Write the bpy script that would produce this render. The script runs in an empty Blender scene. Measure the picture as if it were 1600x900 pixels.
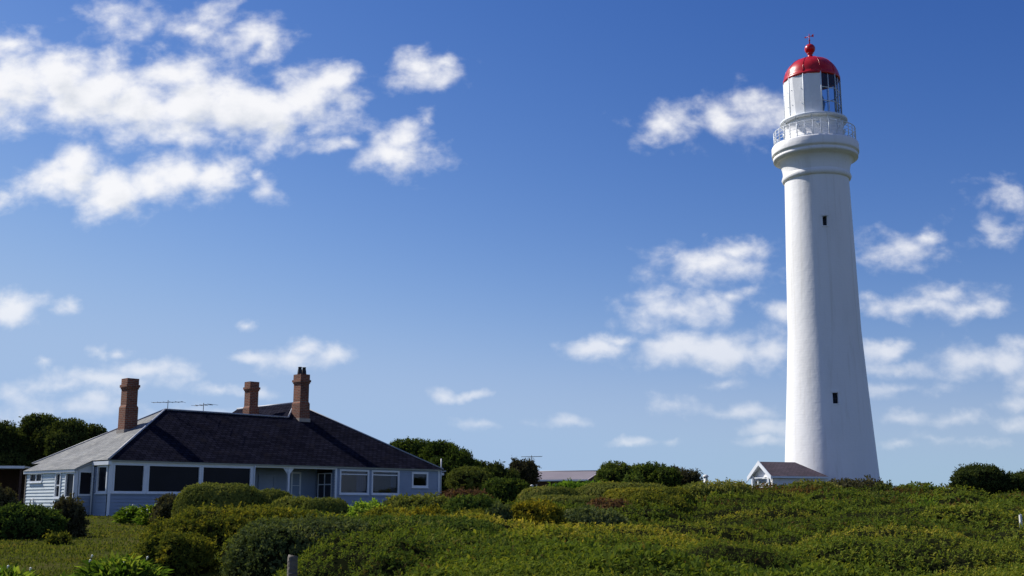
import bpy, math, random
import numpy as np
from mathutils import Vector, Matrix

rng = np.random.default_rng(11)
random.seed(5)
scene = bpy.context.scene
COL = scene.collection

# ------------------------------------------------------------------ camera
F = 1800.0                                   # focal length in pixels of a 1600 wide frame
PITCH = math.atan(340 / F)
CP, SP = math.cos(PITCH), math.sin(PITCH)
ZE = 0.5                                     # eye level
cam = bpy.data.cameras.new('camera')
camo = bpy.data.objects.new('camera', cam)
COL.objects.link(camo)
camo.location = (0, 0, ZE)
camo.rotation_euler = (math.pi / 2 + PITCH, 0, 0)
cam.sensor_width = 36
cam.lens = F / 1600 * 36
cam.clip_end = 9000
scene.camera = camo


def ray(px, py):
    a = (px - 800) / F
    b = (450 - py) / F
    return Vector((a, CP - b * SP, SP + b * CP))


def at(px, py, Y):
    r = ray(px, py)
    s = Y / r.y
    return Vector((r.x * s, Y, ZE + r.z * s))


def atz(px, py, z):
    r = ray(px, py)
    s = (z - ZE) / r.z
    return Vector((r.x * s, r.y * s, z))


def mpp(Y, z=0.5):
    return (Y * CP + (z - ZE) * SP) / F


def z_at(X, Y, py):
    lo, hi = -20.0, 90.0
    for _ in range(50):
        m = (lo + hi) / 2
        d = Y * CP + (m - ZE) * SP
        v = 450 - F * (-Y * SP + (m - ZE) * CP) / d
        if v > py:
            lo = m
        else:
            hi = m
    return m


# ------------------------------------------------------------------ noise in numpy
def _hash(ix, iy, iz, seed):
    h = (ix * 374761393 + iy * 668265263 + iz * 2147483647 + seed * 974711) & 0xFFFFFFFF
    h = ((h ^ (h >> 13)) * 1274126177) & 0xFFFFFFFF
    h = h ^ (h >> 16)
    return (h & 0xFFFF) / 65535.0


def vnoise(P, seed=0):
    Pi = np.floor(P).astype(np.int64)
    f = P - Pi
    f = f * f * (3 - 2 * f)
    out = 0
    for dx in (0, 1):
        for dy in (0, 1):
            for dz in (0, 1):
                w = (f[:, 0] if dx else 1 - f[:, 0]) * (f[:, 1] if dy else 1 - f[:, 1]) * (f[:, 2] if dz else 1 - f[:, 2])
                out = out + w * _hash(Pi[:, 0] + dx, Pi[:, 1] + dy, Pi[:, 2] + dz, seed)
    return out


def fbm(P, oct=3, seed=0):
    a, s, t = 1.0, 0, 0
    for i in range(oct):
        s = s + a * vnoise(P * (2.03 ** i) + 7.1 * i, seed + i)
        t += a
        a *= .5
    return s / t


def sstep(a, b, x):
    t = np.clip((x - a) / (b - a), 0, 1)
    return t * t * (3 - 2 * t)


# ------------------------------------------------------------------ terrain
def terrain(x, y):
    x = np.asarray(x, float)
    y = np.asarray(y, float)
    left = np.interp(y, [-50, 0, 13, 22, 38, 57, 70, 110, 300, 3000], [-1.1, -1.1, -.85, -.62, -.35, 0, .15, .2, -3, -3])
    right = np.interp(y, [-50, 0, 13, 35, 50, 62, 71, 90, 130, 300, 3000], [-1.1, -1.1, -.9, -.85, -.5, .08, .60, .68, -1, -6, -6])
    right = right - .12 * sstep(8, 14, x) * sstep(50, 66, y)
    right = right - .40 * sstep(23, 34, x) * sstep(45, 70, y)
    w = sstep(-4, 9, x - 0.02 * y)
    wr = sstep(60, 160, np.abs(x))
    t = left * (1 - w) + right * w
    far = np.interp(y, [-50, 60, 300], [-1.1, -.6, -3])
    return t * (1 - wr) + far * wr


def T(x, y):
    return float(terrain(x, y))


# ------------------------------------------------------------------ object helpers
def tag(o, label=None, cat=None, group=None, kind=None):
    if label: o['label'] = label
    if cat: o['category'] = cat
    if group: o['group'] = group
    if kind: o['kind'] = kind
    return o


def empty(name, loc, rz=0, label=None, cat=None, group=None):
    o = bpy.data.objects.new(name, None)
    COL.objects.link(o)
    o.location = loc
    o.rotation_euler = (0, 0, rz)
    o.empty_display_size = .3
    return tag(o, label, cat, group)


class MB:
    """collects faces, then links them as one mesh object"""

    def __init__(s):
        s.v, s.f, s.m, s.uv, s.sm = [], [], [], [], []

    def face(s, pts, mat=0, uv=None, smooth=False):
        i = len(s.v)
        s.v += [tuple(p) for p in pts]
        s.f.append(tuple(range(i, i + len(pts))))
        s.m.append(mat)
        s.uv.append(uv)
        s.sm.append(smooth)

    def box(s, x0, x1, y0, y1, z0, z1, mat=0, M=None):
        c = [Vector((x, y, z)) for z in (z0, z1) for y in (y0, y1) for x in (x0, x1)]
        dims = ((0, 2, 3, 1), (4, 5, 7, 6), (0, 1, 5, 4), (2, 6, 7, 3), (0, 4, 6, 2), (1, 3, 7, 5))
        for q in dims:
            P = [c[i] for i in q]
            n = (P[1] - P[0]).cross(P[2] - P[0])
            if abs(n.z) >= max(abs(n.x), abs(n.y)):
                uv = [(p.x, p.y) for p in P]
            elif abs(n.x) > abs(n.y):
                uv = [(p.y, p.z) for p in P]
            else:
                uv = [(p.x, p.z) for p in P]
            s.face([(M @ p if M else p) for p in P], mat, uv)

    def tube(s, pts, r, n=8, mat=0, cap=True):
        pts = [Vector(p) for p in pts]
        rs = r if isinstance(r, (list, tuple)) else [r] * len(pts)
        rings = []
        for i, p in enumerate(pts):
            t = (pts[min(i + 1, len(pts) - 1)] - pts[max(i - 1, 0)]).normalized()
            a = Vector((0, 0, 1)) if abs(t.z) < .9 else Vector((1, 0, 0))
            u = t.cross(a).normalized()
            w = t.cross(u)
            rings.append([p + (u * math.cos(k * 2 * math.pi / n) + w * math.sin(k * 2 * math.pi / n)) * rs[i] for k in range(n)])
        for a, b in zip(rings, rings[1:]):
            for k in range(n):
                s.face([a[k], a[(k + 1) % n], b[(k + 1) % n], b[k]], mat, None, True)
        if cap:
            s.face(rings[0][::-1], mat)
            s.face(rings[-1], mat)

    def lathe(s, prof, n=64, mat=0, rot=0.0, skip=None, smooth=True):
        for i in range(len(prof) - 1):
            (r0, z0), (r1, z1) = prof[i], prof[i + 1]
            for k in range(n):
                if skip and skip(i, k): continue
                a0, a1 = rot + k * 2 * math.pi / n, rot + (k + 1) * 2 * math.pi / n
                q = [(r0 * math.cos(a0), r0 * math.sin(a0), z0), (r0 * math.cos(a1), r0 * math.sin(a1), z0),
                     (r1 * math.cos(a1), r1 * math.sin(a1), z1), (r1 * math.cos(a0), r1 * math.sin(a0), z1)]
                if r0 < 1e-6: q = [q[0], q[2], q[3]]
                elif r1 < 1e-6: q = [q[0], q[1], q[2]]
                s.face(q, mat, None, smooth)

    def build(s, name, mats, parent=None, merge=True):
        me = bpy.data.meshes.new(name)
        me.from_pydata(s.v, [], s.f)
        if not isinstance(mats, (list, tuple)): mats = [mats]
        for m in mats: me.materials.append(m)
        me.polygons.foreach_set('material_index', s.m)
        me.polygons.foreach_set('use_smooth', s.sm)
        if any(u is not None for u in s.uv):
            L = me.uv_layers.new(name='UVMap')
            fl = []
            for f, u in zip(s.f, s.uv):
                for i in range(len(f)):
                    fl += list(u[i]) if u is not None else [0, 0]
            L.data.foreach_set('uv', fl)
        if merge:
            import bmesh
            bm = bmesh.new()
            bm.from_mesh(me)
            bmesh.ops.remove_doubles(bm, verts=bm.verts, dist=1e-5)
            bm.to_mesh(me)
            bm.free()
        me.update()
        o = bpy.data.objects.new(name, me)
        COL.objects.link(o)
        if parent: o.parent = parent
        return o


# ------------------------------------------------------------------ materials
def nodes(name):
    m = bpy.data.materials.new(name)
    m.use_nodes = True
    nt = m.node_tree
    nt.nodes.clear()
    out = nt.nodes.new('ShaderNodeOutputMaterial')

    def N(t, **k):
        n = nt.nodes.new('ShaderNode' + t)
        for a, b in k.items():
            if a.startswith('i_'):
                n.inputs[a[2:].replace('_', ' ')].default_value = b
            else:
                setattr(n, a, b)
        return n
    return m, nt, out, N


def rgba(c): return (c[0], c[1], c[2], 1)


def ramp(N, stops):
    r = N('ValToRGB')
    e = r.color_ramp.elements
    while len(e) < len(stops): e.new(.5)
    for el, (p, c) in zip(e, stops):
        el.position = p
        el.color = rgba(c)
    return r


def paint(name, c, rough=.5, var=.12, scale=1.5, bump=.15, bscale=20, spec=.4, dirt=None, metal=0):
    """painted / plain surface with uneven tone and a little relief"""
    m, nt, out, N = nodes(name)
    tc = N('TexCoord')
    n1 = N('TexNoise', i_Scale=scale, i_Detail=6.0)
    nt.links.new(tc.outputs['Object'], n1.inputs['Vector'])
    lo = [x * (1 - var) for x in c]
    hi = [min(1, x * (1 + var)) for x in c]
    r = ramp(N, [(.3, dirt or lo), (.5, c), (.75, hi)])
    nt.links.new(n1.outputs['Fac'], r.inputs[0])
    b = N('BsdfPrincipled', i_Roughness=rough, i_Metallic=metal)
    b.inputs['Specular IOR Level'].default_value = spec
    nt.links.new(r.outputs[0], b.inputs['Base Color'])
    n2 = N('TexNoise', i_Scale=bscale, i_Detail=5.0)
    nt.links.new(tc.outputs['Object'], n2.inputs['Vector'])
    bp = N('Bump', i_Strength=bump, i_Distance=.05)
    nt.links.new(n2.outputs['Fac'], bp.inputs['Height'])
    nt.links.new(bp.outputs[0], b.inputs['Normal'])
    nt.links.new(b.outputs[0], out.inputs[0])
    return m


def brickmat(name, c1, c2, mortar, bw, rh, msize=.012, rough=.8, bump=.4, offset=.5, var=.35, nscale=.6, lich=None, spec=.3):
    m, nt, out, N = nodes(name)
    tc = N('TexCoord')
    bt = N('TexBrick', offset=offset, i_Scale=1.0)
    for k, v in (('Color1', rgba(c1)), ('Color2', rgba(c2)), ('Mortar', rgba(mortar))): bt.inputs[k].default_value = v
    bt.inputs['Mortar Size'].default_value = msize
    bt.inputs['Brick Width'].default_value = bw
    bt.inputs['Row Height'].default_value = rh
    bt.inputs['Bias'].default_value = 0.0
    nt.links.new(tc.outputs['UV'], bt.inputs['Vector'])
    n1 = N('TexNoise', i_Scale=nscale, i_Detail=7.0, i_Roughness=.65)
    nt.links.new(tc.outputs['UV'], n1.inputs['Vector'])
    r = ramp(N, [(.3, (1 - var,) * 3), (.7, (1 + var,) * 3)])
    nt.links.new(n1.outputs['Fac'], r.inputs[0])
    mx = N('MixRGB', blend_type='MULTIPLY', i_Fac=1.0)
    nt.links.new(bt.outputs['Color'], mx.inputs[1])
    nt.links.new(r.outputs[0], mx.inputs[2])
    col = mx.outputs[0]
    if lich:
        n3 = N('TexNoise', i_Scale=1.3, i_Detail=9.0, i_Roughness=.7)
        nt.links.new(tc.outputs['UV'], n3.inputs['Vector'])
        r3 = ramp(N, [(.52, (0, 0, 0)), (.66, (.7, .7, .7))])
        nt.links.new(n3.outputs['Fac'], r3.inputs[0])
        m3 = N('MixRGB')
        m3.inputs[2].default_value = rgba(lich)
        nt.links.new(r3.outputs[0], m3.inputs[0])
        nt.links.new(col, m3.inputs[1])
        col = m3.outputs[0]
    b = N('BsdfPrincipled', i_Roughness=rough)
    b.inputs['Specular IOR Level'].default_value = spec
    if spec < .1: b.inputs['IOR'].default_value = 1.08
    nt.links.new(col, b.inputs['Base Color'])
    bp = N('Bump', i_Strength=bump, i_Distance=.02)
    mm = N('Math', operation='MULTIPLY_ADD')
    mm.inputs[1].default_value = -1.0
    nt.links.new(bt.outputs['Fac'], mm.inputs[0])
    nt.links.new(n1.outputs['Fac'], mm.inputs[2])
    nt.links.new(mm.outputs[0], bp.inputs['Height'])
    nt.links.new(bp.outputs[0], b.inputs['Normal'])
    nt.links.new(b.outputs[0], out.inputs[0])
    return m


def leafmat(name, stops, transl=.25, gain=1.9):
    """stops: species colour ramp driven by the leaf's own 'tint'; patches shift whole branches"""
    m, nt, out, N = nodes(name)
    at_ = N('Attribute', attribute_name='tint')
    r = ramp(N, [(p, tuple(x * gain for x in c)) for p, c in stops])
    nt.links.new(at_.outputs['Fac'], r.inputs[0])
    d = N('BsdfDiffuse', i_Roughness=.6)
    t = N('BsdfTranslucent')
    g = N('MixRGB', blend_type='MULTIPLY', i_Fac=1.0)
    g.inputs[2].default_value = (1.25, 1.2, .5, 1)
    nt.links.new(r.outputs[0], d.inputs['Color'])
    nt.links.new(r.outputs[0], g.inputs[1])
    nt.links.new(g.outputs[0], t.inputs['Color'])
    mx = N('MixShader', i_Fac=transl)
    nt.links.new(d.outputs[0], mx.inputs[1])
    nt.links.new(t.outputs[0], mx.inputs[2])
    nt.links.new(mx.outputs[0], out.inputs[0])
    return m


M = {}
M['white_wall'] = paint('white_boards', (.62, .69, .71), .55, .06, 1.2, .1, dirt=(.52, .58, .60))
M['blue_wall'] = paint('blue_grey_boards', (.25, .31, .41), .55, .08, 1.2, .1)
M['trim'] = paint('white_trim', (.72, .76, .80), .45, .05, 2, .05)
M['panel'] = paint('white_lantern_panel', (.82, .83, .84), .4, .05, 2, .08)
M['gutter'] = paint('gutter_paint', (.30, .32, .30), .5, .1, 2, .05)
M['screen'] = paint('dark_fly_screen', (.009, .011, .018), .3, .3, .5, .03, 3, spec=.12)
M['porch_glass'] = paint('dim_porch_glass', (.035, .042, .055), .25, .3, .8, .03, 3, spec=.3)
M['dark'] = paint('dark_interior', (.02, .02, .025), .9, .2, 1, .02, spec=.1)
M['curtain'] = paint('curtain_cloth', (.30, .32, .37), .9, .1, 3, .2, spec=.1)
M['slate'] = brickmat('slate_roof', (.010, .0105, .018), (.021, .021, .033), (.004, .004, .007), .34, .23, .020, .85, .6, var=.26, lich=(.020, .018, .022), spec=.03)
M['slate_sunlit'] = brickmat('sunlit_slate_roof', (.135, .145, .15), (.20, .205, .205), (.06, .06, .065), .30, .20, .014, .8, .5, var=.3, lich=(.27, .265, .235), spec=.2)  # paler copy of the slate: sunlight on the left slope put into the colour
M['lead'] = paint('lead_flashing', (.30, .32, .36), .5, .15, 3, .1)
M['brick'] = brickmat('red_brick', (.24, .072, .036), (.145, .044, .027), (.22, .17, .13), .30, .10, .014, .85, .6, var=.35)
M['mortar'] = paint('mortar_flaunching', (.34, .30, .26), .9, .2, 3, .3)
M['pot'] = paint('black_chimney_pot', (.018, .017, .02), .6, .2, 6, .1)
M['metal'] = paint('grey_aerial_metal', (.06, .062, .07), .6, .15, 8, .05, spec=.2)
M['galv'] = paint('pale_galvanised', (.55, .57, .6), .4, .1, 8, .05)
M['red'] = paint('red_gloss_paint', (.46, .005, .014), .34, .15, 2.5, .05, 8, spec=.4)
M['weathered_wood'] = paint('weathered_wood', (.13, .115, .095), .85, .35, 9, .5, 30)
M['post_white'] = paint('white_post_paint', (.6, .6, .57), .6, .1, 6, .1)
M['brownwall'] = paint('dark_brown_wall', (.07, .04, .03), .85, .25, 1.5, .2)
M['pinkroof'] = paint('pinkish_grey_metal_roof', (.33, .29, .30), .5, .08, .8, .05)
M['tile'] = brickmat('brown_slate_tiles', (.10, .075, .085), (.14, .10, .11), (.05, .04, .04), .3, .16, .012, .7, .5, var=.25)
M['flower'] = paint('white_flower', (.8, .8, .74), .5, .04, 5, .05)
def matte(name, c1, c2, scale):
    m, nt, out, N = nodes(name)
    tc = N('TexCoord')
    n = N('TexNoise', i_Scale=scale, i_Detail=5.0)
    nt.links.new(tc.outputs['Object'], n.inputs['Vector'])
    r = ramp(N, [(.35, c1), (.65, c2)])
    nt.links.new(n.outputs['Fac'], r.inputs[0])
    d = N('BsdfDiffuse', i_Roughness=.8)
    nt.links.new(r.outputs[0], d.inputs['Color'])
    nt.links.new(d.outputs[0], out.inputs[0])
    return m


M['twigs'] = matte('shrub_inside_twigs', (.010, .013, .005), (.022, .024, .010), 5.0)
M['bark'] = paint('tree_bark', (.09, .07, .055), .9, .35, 5, .6, 18)


def tower_paint():
    m, nt, out, N = nodes('white_painted_masonry')
    tc = N('TexCoord')
    n1 = N('TexNoise', i_Scale=.5, i_Detail=8.0, i_Roughness=.6)
    mp = N('Mapping')
    mp.inputs['Scale'].default_value = (1, 1, .25)
    nt.links.new(tc.outputs['Object'], mp.inputs[0])
    nt.links.new(mp.outputs[0], n1.inputs['Vector'])
    r = ramp(N, [(.25, (.76, .755, .74)), (.5, (.83, .83, .83)), (.8, (.86, .86, .86))])
    nt.links.new(n1.outputs['Fac'], r.inputs[0])
    n4 = N('TexNoise', i_Scale=1.0, i_Detail=7.0, i_Roughness=.65)
    mp4 = N('Mapping')
    mp4.inputs['Scale'].default_value = (2.6, 2.6, .10)
    nt.links.new(tc.outputs['Object'], mp4.inputs[0])
    nt.links.new(mp4.outputs[0], n4.inputs['Vector'])
    r4 = ramp(N, [(.52, (1, 1, 1)), (.78, (.84, .825, .79))])
    nt.links.new(n4.outputs['Fac'], r4.inputs[0])
    m4 = N('MixRGB', blend_type='MULTIPLY', i_Fac=1.0)
    nt.links.new(r.outputs[0], m4.inputs[1])
    nt.links.new(r4.outputs[0], m4.inputs[2])
    b = N('BsdfPrincipled', i_Roughness=.6)
    b.inputs['Specular IOR Level'].default_value = .3
    nt.links.new(m4.outputs[0], b.inputs['Base Color'])
    w = N('TexWave', wave_type='BANDS', bands_direction='Z', i_Scale=1.6, i_Distortion=2.5, i_Detail=3.0)
    nt.links.new(tc.outputs['Object'], w.inputs['Vector'])
    n2 = N('TexNoise', i_Scale=2.6, i_Detail=7.0, i_Roughness=.6)
    nt.links.new(tc.outputs['Object'], n2.inputs['Vector'])
    mm = N('Math', operation='MULTIPLY_ADD')
    mm.inputs[1].default_value = .05
    nt.links.new(w.outputs['Fac'], mm.inputs[0])
    nt.links.new(n2.outputs['Fac'], mm.inputs[2])
    bp = N('Bump', i_Strength=.17, i_Distance=.12)
    nt.links.new(mm.outputs[0], bp.inputs['Height'])
    nt.links.new(bp.outputs[0], b.inputs['Normal'])
    nt.links.new(b.outputs[0], out.inputs[0])
    return m


def glassmat(name, tint=(.8, .86, .9), gloss=.12, rough=.03):
    m, nt, out, N = nodes(name)
    t = N('BsdfTransparent')
    t.inputs[0].default_value = rgba(tint)
    g = N('BsdfGlossy', i_Roughness=rough)
    lw = N('LayerWeight', i_Blend=.25)
    mm = N('Math', operation='MULTIPLY_ADD')
    mm.inputs[1].default_value = .35
    mm.inputs[2].default_value = gloss
    nt.links.new(lw.outputs['Fresnel'], mm.inputs[0])
    mx = N('MixShader')
    nt.links.new(mm.outputs[0], mx.inputs[0])
    nt.links.new(t.outputs[0], mx.inputs[1])
    nt.links.new(g.outputs[0], mx.inputs[2])
    nt.links.new(mx.outputs[0], out.inputs[0])
    return m


M['tower'] = tower_paint()
M['glass'] = glassmat('window_glass', (.48, .56, .68), .03)
M['lantern_glass'] = glassmat('lantern_glass', (.75, .82, .9), .05)


# ground ------------------------------------------------------------
def groundmat():
    m, nt, out, N = nodes('lawn_and_soil')
    tc = N('TexCoord')
    a = N('TexNoise', i_Scale=.35, i_Detail=6.0, i_Roughness=.6)
    b_ = N('TexNoise', i_Scale=6.0, i_Detail=8.0, i_Roughness=.7)
    for n in (a, b_): nt.links.new(tc.outputs['Object'], n.inputs['Vector'])
    r1 = ramp(N, [(.3, (.040, .050, .012)), (.52, (.062, .068, .018)), (.72, (.085, .070, .026))])
    r2 = ramp(N, [(.3, (.45, .45, .45)), (.7, (1.35, 1.3, 1.2))])
    nt.links.new(a.outputs['Fac'], r1.inputs[0])
    nt.links.new(b_.outputs['Fac'], r2.inputs[0])
    mx = N('MixRGB', blend_type='MULTIPLY', i_Fac=1.0)
    nt.links.new(r1.outputs[0], mx.inputs[1])
    nt.links.new(r2.outputs[0], mx.inputs[2])
    b = N('BsdfPrincipled', i_Roughness=.95)
    b.inputs['IOR'].default_value = 1.03
    nt.links.new(mx.outputs[0], b.inputs['Base Color'])
    bp = N('Bump', i_Strength=.7, i_Distance=.08)
    nt.links.new(b_.outputs['Fac'], bp.inputs['Height'])
    nt.links.new(bp.outputs[0], b.inputs['Normal'])
    nt.links.new(b.outputs[0], out.inputs[0])
    return m


def build_ground():
    rs = np.concatenate([[0.0], np.geomspace(2, 140, 110), np.geomspace(160, 6000, 24)])
    na = 180
    v = []
    f = []
    ang = np.linspace(0, 2 * np.pi, na, endpoint=False)
    X = np.outer(rs, np.sin(ang)).ravel()
    Y = np.outer(rs, np.cos(ang)).ravel()
    Z = terrain(X, Y) + np.where(np.hypot(X, Y) < 150, .06 * (fbm(np.c_[X * .5, Y * .5, X * 0], 2, 3) - .5), 0)
    v = np.c_[X, Y, Z]
    for i in range(len(rs) - 1):
        for k in range(na):
            k2 = (k + 1) % na
            f.append((i * na + k, (i + 1) * na + k, (i + 1) * na + k2, i * na + k2))
    me = bpy.data.meshes.new('ground')
    me.from_pydata(v.tolist(), [], f)
    me.materials.append(groundmat())
    me.polygons.foreach_set('use_smooth', [True] * len(f))
    o = bpy.data.objects.new('ground', me)
    COL.objects.link(o)
    o['kind'] = 'structure'


build_ground()


# ------------------------------------------------------------------ foliage
def nrm(a):
    return a / np.maximum(np.linalg.norm(a, axis=1, keepdims=True), 1e-9)


def foliage_mesh(name, P, D, U, L, W, tint, mats, core=None, parent=None, loc=None):
    """leaves (rhombus quads) + optional core surface as one mesh"""
    n = len(P)
    S = nrm(np.cross(D, U)) * (W[:, None] / 2)
    mid = P + D * (L[:, None] * .45) + U * (L[:, None] * .08)
    V = np.empty((n, 4, 3), np.float32)
    V[:, 0] = P
    V[:, 1] = mid + S
    V[:, 2] = P + D * L[:, None]
    V[:, 3] = mid - S
    V = V.reshape(-1, 3)
    nf = n
    loops = np.arange(4 * n, dtype=np.int32)
    mi = np.zeros(n, np.int32)
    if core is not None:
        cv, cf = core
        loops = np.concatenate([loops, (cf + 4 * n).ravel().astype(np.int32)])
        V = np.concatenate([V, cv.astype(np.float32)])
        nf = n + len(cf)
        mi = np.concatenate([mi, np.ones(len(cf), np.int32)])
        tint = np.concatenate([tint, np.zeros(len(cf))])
    if loc is not None:
        V = V - np.array(loc, np.float32)
    me = bpy.data.meshes.new(name)
    me.vertices.add(len(V))
    me.vertices.foreach_set('co', V.ravel())
    me.loops.add(len(loops))
    me.loops.foreach_set('vertex_index', loops)
    me.polygons.add(nf)
    me.polygons.foreach_set('loop_start', np.arange(0, 4 * nf, 4, dtype=np.int32))
    me.polygons.foreach_set('loop_total', np.full(nf, 4, np.int32))
    me.polygons.foreach_set('material_index', mi)
    a = me.attributes.new('tint', 'FLOAT', 'FACE')
    a.data.foreach_set('value', np.clip(tint, 0, 1).astype(np.float32))
    for m in mats: me.materials.append(m)
    me.update()
    me.validate()
    o = bpy.data.objects.new(name, me)
    COL.objects.link(o)
    if loc is not None: o.location = loc
    if parent: o.parent = parent
    return o


def dome_pts(a, t, c, rx, ry, rz, e, lump, freq, seed, zmin=0.0):
    """points of a lumpy super-ellipsoid; t in [-pi/2, pi/2]"""
    ct, st = np.cos(t), np.sin(t)
    h = np.abs(ct) ** e
    v = np.sign(st) * np.abs(st) ** e
    q = np.c_[h * np.cos(a), h * np.sin(a), v]
    s = 1 + lump * 2 * (fbm(q * freq + seed * 3.7, 3, seed) - .5)
    if lump > .09:
        s = s + lump * .9 * (fbm(q * freq * 3.1 + seed * 1.3, 2, seed + 4) - .5)
    q = q * s[:, None]
    return np.c_[q[:, 0] * rx, q[:, 1] * ry, q[:, 2] * rz] + np.array(c)


def dome_normals(P, c, rx, ry, rz):
    q = (P - np.array(c)) / np.array([rx, ry, rz]) / np.array([rx, ry, rz])
    return nrm(q)


def sprigs(P, Nn, k, sl, L, spread=.75, up=.55, tn=(.25, .75), patch=None, shoot=0.0, jit=.5, ualign=.45):
    """k leaves around each sprig base P with outward normal Nn"""
    n = len(P)
    ax = nrm(Nn * .8 + np.array([0, 0, up]) + rng.normal(0, jit, (n, 3)) * .6)
    sl = sl * rng.uniform(.5, 1.2, n)
    if shoot:
        sl = sl * np.where(rng.random(n) < shoot, rng.uniform(1.4, 2.3, n), 1)
    base = np.repeat(P, k, 0)
    A = np.repeat(ax, k, 0)
    NN = np.repeat(Nn, k, 0)
    s = rng.random(n * k)
    R = rng.normal(0, spread, (n * k, 3))
    R -= .6 * np.sum(R * NN, 1, keepdims=True) * NN
    D = nrm(A * (.45 if ualign > .3 else .22) + R)
    B = base + A * (np.repeat(sl, k) * s)[:, None]
    U = nrm(NN + rng.normal(0, ualign, (n * k, 3)))
    LL = np.repeat(L * rng.uniform(.65, 1.4, n), k) * rng.uniform(.65, 1.25, n * k)
    t0 = rng.uniform(tn[0], tn[1], n)
    if patch is not None: t0 = t0 + patch
    ti = np.repeat(t0, k) + rng.normal(0, .08, n * k) + .10 * (s - .5)
    return B, D, U, LL, ti


def lobe(c, rx, ry, rz, n, L, e=.75, lump=.12, freq=2.2, seed=1, low=0.0, k=7, tn=(.2, .75), depth=.08, sl=None, patchamp=.35, core=True, cscale=.93, shoot=.05, ualign=.45):
    """one lumpy clump of foliage: arrays + core"""
    ns = max(20, n // k)
    a = rng.uniform(0, 2 * np.pi, ns)
    lo = math.sin(low)
    t = np.arcsin(rng.uniform(lo, 1, ns))
    P = dome_pts(a, t, c, rx, ry, rz, e, lump, freq, seed)
    ea = dome_pts(a + .05, t, c, rx, ry, rz, e, lump, freq, seed) - dome_pts(a - .05, t, c, rx, ry, rz, e, lump, freq, seed)
    et = dome_pts(a, t + .04, c, rx, ry, rz, e, lump, freq, seed) - dome_pts(a, t - .04, c, rx, ry, rz, e, lump, freq, seed)
    Nn = nrm(np.cross(ea, et))
    N0 = dome_normals(P, c, rx, ry, rz)
    Nn = nrm(Nn * np.sign(np.sum(Nn * N0, 1, keepdims=True) + 1e-6) + N0 * .25)
    P = P - Nn * (np.abs(rng.normal(0, depth, ns)) * min(rx, rz))[:, None]
    patch = patchamp * 2 * (fbm(P * 1.3 / max(.4, min(rx, 2)) + seed, 2, seed + 9) - .5)
    res = sprigs(P, Nn, k, sl or L * 1.3, L, tn=tn, patch=patch, shoot=shoot, ualign=ualign)
    cr = None
    if core:
        na, nt_ = 64, 22
        A, Tt = np.meshgrid(np.linspace(0, 2 * np.pi, na, endpoint=False), np.linspace(low - .15, math.pi / 2 - .01, nt_))
        cv = dome_pts(A.ravel(), Tt.ravel(), (0, 0, 0), rx, ry, rz, e, lump, freq, seed) * cscale + np.array(c)
        idx = np.arange(na * nt_).reshape(nt_, na)
        q = np.stack([idx[:-1], np.roll(idx, -1, 1)[:-1], np.roll(idx, -1, 1)[1:], idx[1:]], -1).reshape(-1, 4)
        cr = (cv, q)
    return res, cr


def join_lobes(parts):
    R = [np.concatenate([p[0][i] for p in parts]) for i in range(5)]
    cvs, cfs, off = [], [], 0
    for _, c in parts:
        if c is None: continue
        cvs.append(c[0]); cfs.append(c[1] + off); off += len(c[0])
    return R, ((np.concatenate(cvs), np.concatenate(cfs)) if cvs else None)


LM = {
    'green': leafmat('green_shrub_leaves', [(0, (.020, .036, .010)), (.4, (.045, .070, .016)), (.75, (.085, .105, .024)), (1, (.15, .14, .035))]),
    'yellow': leafmat('yellow_green_shrub_leaves', [(0, (.030, .042, .010)), (.35, (.070, .080, .015)), (.7, (.128, .122, .018)), (1, (.20, .165, .022))]),
    'gold': leafmat('golden_shrub_leaves', [(0, (.04, .045, .010)), (.35, (.08, .082, .012)), (.7, (.135, .118, .014)), (1, (.19, .145, .015))]),
    'grey': leafmat('grey_green_shrub_leaves', [(0, (.028, .040, .015)), (.45, (.056, .072, .028)), (.8, (.095, .110, .045)), (1, (.14, .14, .055))]),
    'lime': leafmat('bright_green_leaves', [(0, (.035, .070, .012)), (.4, (.075, .13, .018)), (.8, (.13, .19, .03)), (1, (.20, .24, .05))], .45),
    'clipped': leafmat('dense_olive_leaves', [(0, (.026, .034, .009)), (.4, (.055, .064, .015)), (.8, (.095, .098, .024)), (1, (.15, .125, .035))], .22, 2.7),
    'dark': leafmat('dark_tree_leaves', [(0, (.016, .024, .009)), (.4, (.034, .046, .014)), (.8, (.064, .075, .021)), (1, (.10, .10, .034))], .25),
    'tree': leafmat('green_tree_leaves', [(0, (.018, .030, .008)), (.4, (.040, .060, .014)), (.8, (.080, .098, .022)), (1, (.12, .125, .035))], .3),
    'purple': leafmat('grey_brown_twiggy_leaves', [(0, (.024, .022, .014)), (.5, (.046, .044, .024)), (1, (.08, .075, .035))], .2),
    'rust': leafmat('rusty_brown_leaves', [(0, (.040, .022, .014)), (.5, (.085, .046, .026)), (1, (.12, .08, .035))], .2),
    'heath': leafmat('mixed_heath_leaves', [(0, (.066, .036, .016)), (.12, (.062, .046, .014)), (.26, (.030, .046, .010)), (.5, (.056, .076, .012)), (.72, (.098, .105, .016)), (.9, (.15, .132, .022)), (1, (.21, .17, .03))], .27, 2.45),
    'grass': leafmat('lawn_grass_blades', [(0, (.034, .048, .010)), (.5, (.056, .070, .014)), (.85, (.078, .080, .020)), (1, (.10, .085, .03))], .35),
    'lily': leafmat('arum_lily_leaves', [(0, (.014, .032, .006)), (.45, (.038, .072, .011)), (.8, (.075, .115, .018)), (1, (.14, .17, .035))], .45),
}


def leaf_size(Y): return max(.05, .0030 * Y)


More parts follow.
